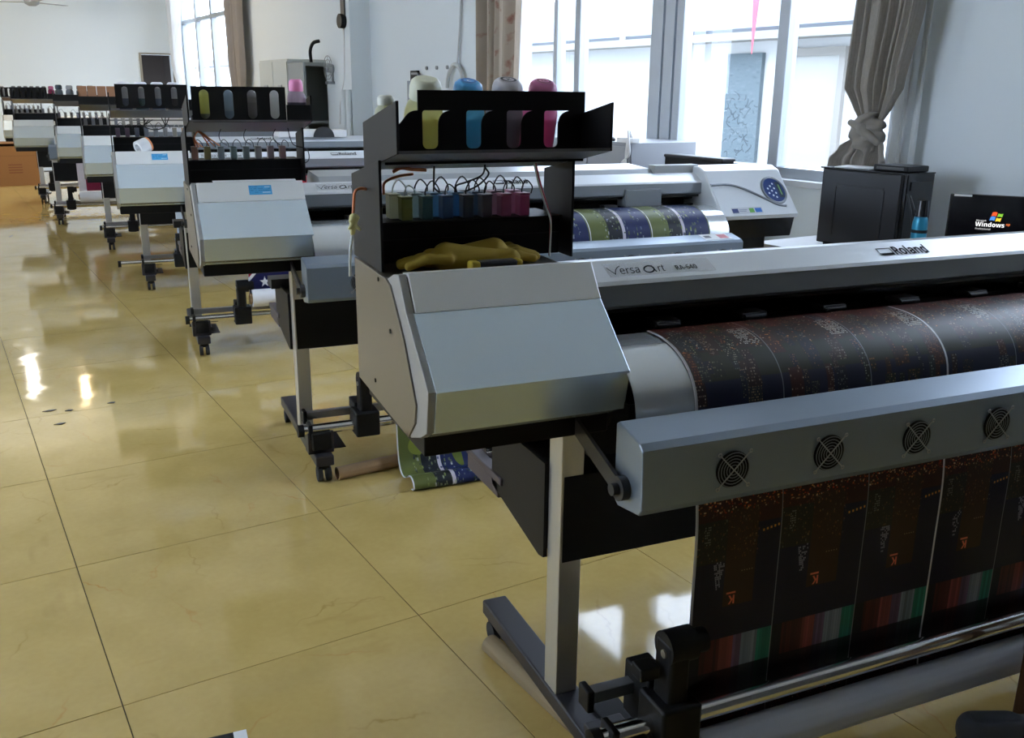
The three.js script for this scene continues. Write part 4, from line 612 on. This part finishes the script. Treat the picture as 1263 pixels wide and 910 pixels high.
{
  const c = thing('knotted_curtain', 'grey-beige curtain tied in a knot beside the window', 'curtain');
  part('hanging_cloth', curtainSheet(3.40, [[3.3, -1.82, -1.27, 1], [1.92, -1.75, -1.37, 1], [1.50, -1.76, -1.42, 0.9], [1.40, -1.69, -1.47, 0.6], [1.33, -1.65, -1.51, 0.35], [1.24, -1.64, -1.52, 0.3]], 8, 0.034), cloth, c);
  const knotField = (x, y, z) => { const dx = (x - 3.38) / 0.058, dy = (y - 1.285) / 0.098, dz = (z + 1.575) / 0.098; const q = Math.hypot(dx, dy, dz), a = Math.atan2(dy, dz); const f = 0.10 * Math.sin(3 * a + 5 * q + 16 * dy * 0.35) + 0.07 * Math.sin(9 * dy - 4 * dz) + 0.16 * fbm(x * 22, y * 22, z * 22, 3); return (q - 1 - f) * 0.05; };
  part('knot', sdfMesh(knotField, [3.38, 1.285, -1.575], 0.17, 84), cloth, c);
  part('wrap', sdfMesh(blend([cap([3.345, 1.33, -1.66], [3.325, 1.30, -1.57], 0.016, 0.022), cap([3.325, 1.30, -1.57], [3.345, 1.24, -1.49], 0.022, 0.018)], 0.02), [3.34, 1.285, -1.575], 0.14, 60), cloth, c);
  part('tail', curtainSheet(3.39, [[1.27, -1.67, -1.50, 0.4], [1.20, -1.77, -1.47, 0.9], [1.14, -1.83, -1.45, 1.2], [1.06, -1.84, -1.45, 1.3]], 5, 0.034, 100, 18), cloth, c);
  const sheer = solo('sheer_curtain', curtainSheet(3.54, [[3.3, -1.52, -1.42, 1], [1.0, -1.52, -1.40, 1]], 2, 0.015, 40, 6), mat([0.72, 0.74, 0.74], 0.9, 0, { side: THREE.DoubleSide, transmission: 0.3, thickness: 0 }), 'white inner curtain edge beside the knotted curtain', 'curtain');
  sheer.castShadow = true;
  solo('stained_curtain', curtainSheet(3.46, [[3.3, -5.82, -5.0, 1], [0.6, -5.80, -5.08, 1]], 5, 0.04, 120, 10), mat([0.95, 0.90, 0.84], 0.9, 0, { side: THREE.DoubleSide, transmission: 0.15, thickness: 0, map: dataTex(256, (u, v) => { const n = fbm(u * 5, v * 9, 4, 4), s = Math.max(0, n - 0.16) * 240, w = (u > 0.70 ? 30 : 0); return [160 + w - s * 0.5, 150 + w - s, 138 + w - s]; }) }), 'pale stained curtain hanging at the wide window', 'curtain');
  solo('brown_curtain', curtainSheet(3.47, [[3.2, -13.65, -12.75, 1], [1.9, -13.6, -12.8, 1], [1.2, -13.4, -12.95, 0.6]], 4, 0.05, 90, 20), brownCloth, 'brown-grey curtain gathered at the far window', 'curtain');
  solo('white_curtain', curtainSheet(3.47, [[3.2, -17.5, -16.5, 1], [2.0, -17.45, -16.75, 1], [1.25, -17.0, -16.65, 0.6]], 5, 0.05, 90, 20), mat([0.80, 0.79, 0.77], 0.9, 0, { side: THREE.DoubleSide, transmission: 0.4, thickness: 0 }), 'white curtain hanging in the far corner', 'curtain');
}
// ------------------------------------------------------------------ computer corner
{
  const d = thing('desk', 'plain desk under the computer by the window wall', 'desk'); d.position.set(3.22, 0, -0.95);
  part('desk_top', bx(-0.36, 0.36, 0.70, 0.73, -0.85, 1.0, 0.004), mat([0.45, 0.45, 0.44], 0.6), d);
  for (const [x, z] of [[-0.33, -0.8], [0.33, -0.8], [-0.33, 0.95], [0.33, 0.95]]) part('leg', bx(x - 0.02, x + 0.02, 0, 0.70, z - 0.02, z + 0.02), M.dark, d);
  const t = thing('computer_tower', 'black computer tower standing on the desk', 'computer'); t.position.set(3.20, 0.73, -1.33); t.rotation.y = 0.0;
  part('case', bx(-0.10, 0.10, 0.012, 0.385, -0.27, 0.20, 0.006), M.black, t);
  part('side_panel', [bx(-0.106, -0.10, 0.02, 0.378, -0.262, 0.19, 0.002), bx(-0.109, -0.105, 0.30, 0.312, -0.17, 0.10, 0.001), bx(-0.109, -0.105, 0.06, 0.30, -0.18, -0.172), bx(-0.109, -0.105, 0.06, 0.30, 0.10, 0.108)], mat([0.02, 0.02, 0.022], 0.3), t);
  part('top_plate', bx(-0.107, 0.107, 0.383, 0.390, -0.28, 0.22, 0.002), M.blackGloss, t);
  part('front_bezel', [bx(-0.10, 0.10, 0.012, 0.385, 0.20, 0.222, 0.006), bx(-0.075, 0.075, 0.31, 0.35, 0.222, 0.226)], M.blackGloss, t);
  for (const z of [-0.22, 0.15]) part('rubber_foot', bx(-0.08, 0.08, 0, 0.013, z - 0.02, z + 0.02), M.rubber, t);
  const r = thing('router_box', 'small black box lying on the computer tower', 'device'); r.position.set(3.20, 1.121, -1.30);
  part('case', bx(-0.08, 0.08, 0, 0.028, -0.02, 0.17, 0.006), M.black, r); part('front_strip', bx(-0.083, -0.079, 0.008, 0.02, 0.0, 0.15), mat([0.06, 0.06, 0.06], 0.3), r);
  const pp = solo('paper_sheets', new THREE.BoxGeometry(0.16, 0.004, 0.18).rotateY(0.3), M.paper, 'loose white paper on the computer tower under the knot', 'paper'); pp.position.set(3.19, 1.123, -1.46);
  const b = thing('water_bottle', 'blue vacuum bottle with a black lid beside the computer tower', 'bottle'); b.position.set(2.99, 0.73, -0.94);
  part('bottle_body', new THREE.LatheGeometry([[0, 0], [0.03, 0], [0.033, 0.006], [0.033, 0.19], [0.028, 0.215], [0.022, 0.222], [0, 0.222]].map(([x, y]) => new THREE.Vector2(x, y)), 28), mat([0.03, 0.28, 0.45], 0.3, 0.3), b);
  part('black_band', new THREE.CylinderGeometry(0.0338, 0.0338, 0.014, 28).translate(0, 0.155, 0), M.black, b);
  part('lid', new THREE.CylinderGeometry(0.024, 0.029, 0.07, 24).translate(0, 0.255, 0), M.blackGloss, b);
  const m = thing('monitor', 'flat black monitor showing a small start-up logo', 'monitor');
  m.position.set(3.17, 0.73, -0.62); m.rotation.y = -1.0;
  const scr = canvas(1024, 576, (c, w, h) => {
    c.fillStyle = '#030305'; c.fillRect(0, 0, w, h);
    c.translate(-70, -60); c.scale(0.86, 0.86); const flag = (x, y, col, k) => { c.fillStyle = col; c.beginPath(); c.moveTo(x, y); c.quadraticCurveTo(x + 22, y - 12 * k, x + 46, y); c.lineTo(x + 38, y + 40); c.quadraticCurveTo(x + 14, y + 28, x - 8, y + 40); c.fill(); };
    flag(470, 210, '#e2552a', 1); flag(524, 216, '#7dba3c', -1); flag(458, 256, '#4a86d8', 1); flag(512, 262, '#f2c83a', -1);
    c.fillStyle = '#f4f4f4'; c.font = '22px sans-serif'; c.fillText('Microsoft', 330, 306); c.font = 'bold 62px sans-serif'; c.fillText('Windows', 326, 358); c.fillStyle = '#e8743a'; c.font = 'bold 34px sans-serif'; c.fillText('xp', 606, 336); c.fillStyle = '#d8d8d8'; c.font = '26px sans-serif'; c.fillText('Professional', 330, 392);
  });
  part('bezel', bx(-0.26, 0.26, 0.02, 0.33, -0.02, 0.012, 0.006), M.blackGloss, m);
  const sc = part('screen', new THREE.PlaneGeometry(0.50, 0.28).translate(0, 0.177, 0.0128), new THREE.MeshPhysicalMaterial({ color: 0x050506, roughness: 0.15, emissive: 0xffffff, emissiveMap: scr, emissiveIntensity: 0.9 }), m); sc.castShadow = false;
  part('bezel_label', new THREE.PlaneGeometry(0.07, 0.009).translate(-0.21, 0.324, 0.0125), M.white, m);
  part('stand', [bx(-0.11, 0.11, 0, 0.012, -0.09, 0.09, 0.004), bx(-0.03, 0.03, 0.01, 0.08, -0.03, -0.015)], M.black, m);
  solo('computer_cable', tube([[3.08, 1.03, -1.09], [3.07, 0.98, -1.06], [3.08, 0.88, -1.04], [3.07, 0.80, -1.03], [3.10, 0.735, -0.98]], 0.004, 30), M.wire, 'black cable nearer the blue bottle behind the tower', 'cable', 'cables behind the computer');
  solo('computer_cable', tube([[3.12, 1.02, -1.10], [3.11, 0.93, -1.05], [3.13, 0.82, -1.05], [3.14, 0.735, -1.0]], 0.004, 30), M.wire, 'black cable nearer the wall behind the tower', 'cable', 'cables behind the computer');
}
// ------------------------------------------------------------------ things along the window wall
{
  const g = thing('grey_cabinet', 'low grey steel cabinet below the wide window', 'cabinet'); g.position.set(3.24, 0, -3.42);
  part('body', bx(-0.2, 0.34, 0.05, 1.165, -0.55, 0.36, 0.004), mat([0.32, 0.33, 0.35], 0.5, 0.2), g); part('plinth', bx(-0.18, 0.33, 0, 0.05, -0.53, 0.34), M.dark, g);
  for (const z of [-0.54, -0.09]) { const dr = part('door', bx(-0.212, -0.2, 0.07, 1.14, z, z + 0.44, 0.003), mat([0.34, 0.35, 0.37], 0.5, 0.2), g); part('handle', bx(-0.225, -0.211, 0.6, 0.70, z + (z < -0.3 ? 0.38 : 0.04), z + (z < -0.3 ? 0.395 : 0.055)), M.steel, dr); }
  const ps = thing('power_strip', 'white power strip with tangled cords on the grey cabinet', 'power strip'); ps.position.set(3.055, 1.165, -3.10);
  part('strip', bx(-0.03, 0.03, 0, 0.03, -0.10, 0.06, 0.004), M.white, ps);
  [0, 1, 2, 3].forEach((i) => part('cord', tube([[0, 0.03, -0.02 + i * 0.015], [-0.03, 0.05 + 0.01 * i, 0.02], [-0.05, -0.02, 0.03 + 0.01 * i], [-0.045, -0.07, 0.02 + i * 0.012], [-0.05, -0.13, 0.03 - i * 0.015], [-0.04, -0.2, 0.04]], 0.006, 30), M.white, ps));
  const sc = [0, 1, 2].map((i) => { const q = solo('small_clip', sdfMesh(blend([cap([-0.03, 0.008, 0], [0.02, 0.01, 0.01], 0.008, 0.01), cap([0.02, 0.01, 0.01], [0.03, 0.02, -0.01], 0.008, 0.006)], 0.006), [0, 0.01, 0], 0.05, 24), M.dark, 'small dark clip lying on the grey cabinet', 'clip', 'clips on the grey cabinet'); q.position.set(3.07, 1.165, -3.5 + i * 0.09); return q; });
  const bm = thing('black_panel_case', 'black flat case standing behind the keypad printer', 'case'); bm.position.set(3.20, 0, -2.6);
  part('case', bx(-0.06, 0.04, 0.0, 1.10, -0.26, 0.24, 0.01), M.black, bm); part('top_edge', new RoundedBoxGeometry(0.11, 0.02, 0.51, 2, 0.008).translate(-0.01, 1.10, -0.01), M.dark, bm);
  // lockers
  const lk = thing('steel_locker', 'cream steel locker against the wall', 'locker'); lk.position.set(3.30, 0, -10.25);
  const cream = mat([0.58, 0.60, 0.56], 0.5, 0.1);
  part('body', bx(-0.22, 0.28, 0, 1.83, -0.55, 0.55, 0.004), cream, lk); for (const z of [-0.54, 0.01]) { const dr = part('door', bx(-0.232, -0.22, 0.04, 1.80, z, z + 0.53, 0.003), cream, lk); part('handle', bx(-0.245, -0.231, 1.5, 1.53, z + 0.2, z + 0.33), M.steel, dr); }
  const op = thing('open_cabinet', 'grey cabinet with an open front next to the locker', 'cabinet'); op.position.set(3.30, 0, -9.42);
  part('shell', [bx(-0.22, -0.19, 0, 1.78, -0.26, 0.26), bx(0.25, 0.28, 0, 1.78, -0.26, 0.26), bx(-0.19, 0.25, 1.74, 1.78, -0.26, 0.26), bx(-0.19, 0.25, 0, 0.04, -0.26, 0.26), bx(-0.19, 0.25, 0.04, 1.74, -0.26, -0.235)], mat([0.30, 0.32, 0.31], 0.5, 0.1), op);
  for (const y of [0.6, 1.1]) part('shelf', bx(-0.19, 0.25, y, y + 0.02, -0.235, 0.24), mat([0.30, 0.32, 0.31], 0.5, 0.1), op);
  solo('bent_hose', tube([[3.25, 1.78, -9.35], [3.25, 1.92, -9.36], [3.27, 2.0, -9.30], [3.32, 2.02, -9.24]], 0.02, 24, 8), M.black, 'short black bent hose on top of the open cabinet', 'hose');
  // wall-mounted things
  const fan = thing('wall_fan', 'small dusty wall fan on the side of the pillar', 'fan'); fan.position.set(3.30, 1.72, -8.95);
  part('guard', [0.05, 0.09, 0.13].map((r) => new THREE.TorusGeometry(r, 0.004, 6, 28).rotateY(Math.PI / 2)).concat([0, 1, 2, 3].map((i) => rod([0, -0.13 * Math.cos(i * 0.785), -0.13 * Math.sin(i * 0.785)], [0, 0.13 * Math.cos(i * 0.785), 0.13 * Math.sin(i * 0.785)], 0.003, 6))), mat([0.35, 0.36, 0.35], 0.5), fan);
  part('motor', rod([0.0, 0, 0], [0.10, -0.02, 0], 0.05, 20), M.greyBand, fan); part('bracket', [bx(0.05, 0.07, -0.16, 0.0, -0.02, 0.02), bx(-0.02, 0.07, -0.18, -0.15, -0.05, 0.05)], M.greyBand, fan);
  const ws = thing('wall_speaker', 'small black round speaker on the pillar', 'speaker'); ws.position.set(3.35, 2.2, -8.55);
  part('shell', rod([-0.05, 0, 0], [0.01, 0, 0], 0.075, 28), M.black, ws); part('bracket', bx(-0.01, 0.01, 0.06, 0.34, -0.05, 0.05), M.dark, ws);
  solo('pillar_cable', tube([[3.35, 2.13, -8.55], [3.35, 1.9, -8.56], [3.35, 1.6, -8.60], [3.35, 1.45, -8.68], [3.35, 1.3, -8.75], [3.35, 1.1, -8.78]], 0.006, 30), M.white, 'white cable running down the pillar below the speaker', 'cable');
  solo('pillar_pipe', rod([3.32, 0, -8.55], [3.32, 1.48, -8.55], 0.035, 16), M.wall, 'thicker white pipe standing along the pillar foot', 'pipe', 'pipes at the pillar');
  solo('pillar_pipe', rod([3.325, 0, -8.43], [3.325, 1.48, -8.43], 0.03, 16), M.wall, 'thinner white pipe standing along the pillar foot', 'pipe', 'pipes at the pillar');
  const bk = thing('wall_hook', 'black clamp hook on the bare wall', 'hook'); bk.position.set(XR, 1.62, -7.25);
  part('plate', bx(-0.03, 0, -0.05, 0.05, -0.10, 0.06, 0.005), M.black, bk); part('arm', [bx(-0.05, -0.03, -0.16, 0.03, 0.10, 0.12), bx(-0.05, -0.03, 0.01, 0.03, -0.04, 0.12), rod([-0.03, -0.3, -0.06], [-0.03, -0.05, -0.06], 0.05, 16)], M.greyBand, bk);
  solo('hose_coil', [new THREE.TorusGeometry(0.16, 0.018, 10, 40, Math.PI * 1.9).scale(1, 1.3, 1).rotateY(Math.PI / 2).translate(3.56, 1.5, -6.36), tube([[3.57, 1.70, -6.33], [3.58, 2.2, -6.28], [3.58, 3.0, -6.27]], 0.012, 20)], mat([0.50, 0.52, 0.52], 0.5), 'grey hose coil hanging on the bare wall', 'hose');
  for (const z of [-7.02, -6.80, -6.58]) { const q = solo('wall_plug', rod([3.585, 1.69, z], [3.602, 1.69, z], 0.018, 12), M.greyBand, 'small grey plug in a row on the bare wall', 'plug', 'plugs on the bare wall'); q.castShadow = true; }
  const tbt = thing('packing_box', 'white tray with a black half disc on the far machine', 'box'); put(tbt, 4, 1.75, 1.10, -0.1);
  part('tray', [bx(-0.30, 0.25, 0, 0.055, -0.14, 0.12, 0.004)], M.white, tbt); part('half_disc', new THREE.CylinderGeometry(0.085, 0.085, 0.012, 28, 1, false, Math.PI / 2, Math.PI).rotateX(Math.PI / 2).rotateZ(0).translate(0.06, 0.0, 0.128), M.dark, tbt);
}
// ------------------------------------------------------------------ ceiling fan and bulbs
{
  const f = thing('ceiling_fan', 'grey ceiling fan hanging before the far wall', 'fan'); f.position.set(0.93, 0.37, -15);
  part('down_rod', rod([0, 2.42, 0], [0, H - 0.37, 0], 0.014, 12), M.greyBand, f); part('motor', new THREE.LatheGeometry([[0, 2.29], [0.05, 2.29], [0.10, 2.32], [0.11, 2.37], [0.09, 2.42], [0.02, 2.45], [0, 2.45]].map(([x, y]) => new THREE.Vector2(x, y)), 28), M.greyBand, f);
  for (let i = 0; i < 3; i++) part('blade', bx(0.12, 0.62, 2.34, 2.346, -0.06, 0.06, 0.002).rotateY(0.6 + i * 2.094), mat([0.35, 0.36, 0.37], 0.5), f);
  for (const [x, z, w, label, col] of [[0.13, -13.44, 18, 'bare white bulb hanging over the far end of the row', 0xfff6e8], [0.70, -12.2, 5, 'small warm bulb hanging near the far printers', 0xffdca8]]) {
    const l = thing('hanging_bulb', label, 'lamp'); l.position.set(x, 2.7, z);
    part('cord', rod([0, 0.09, 0], [0, H - 2.7, 0], 0.004, 8), M.wire, l); part('socket', rod([0, 0.05, 0], [0, 0.10, 0], 0.02, 16), M.black, l);
    part('bulb', new THREE.SphereGeometry(0.035, 24, 16), new THREE.MeshPhysicalMaterial({ color: 0xffffff, roughness: 0.4, emissive: col, emissiveIntensity: w }), l);
    const p = new THREE.PointLight(col, w * 0.25); p.castShadow = true; p.shadow.radius = 2; p.position.set(0, -0.06, 0); l.add(p);
  }
}
renderer.render(scene, camera);
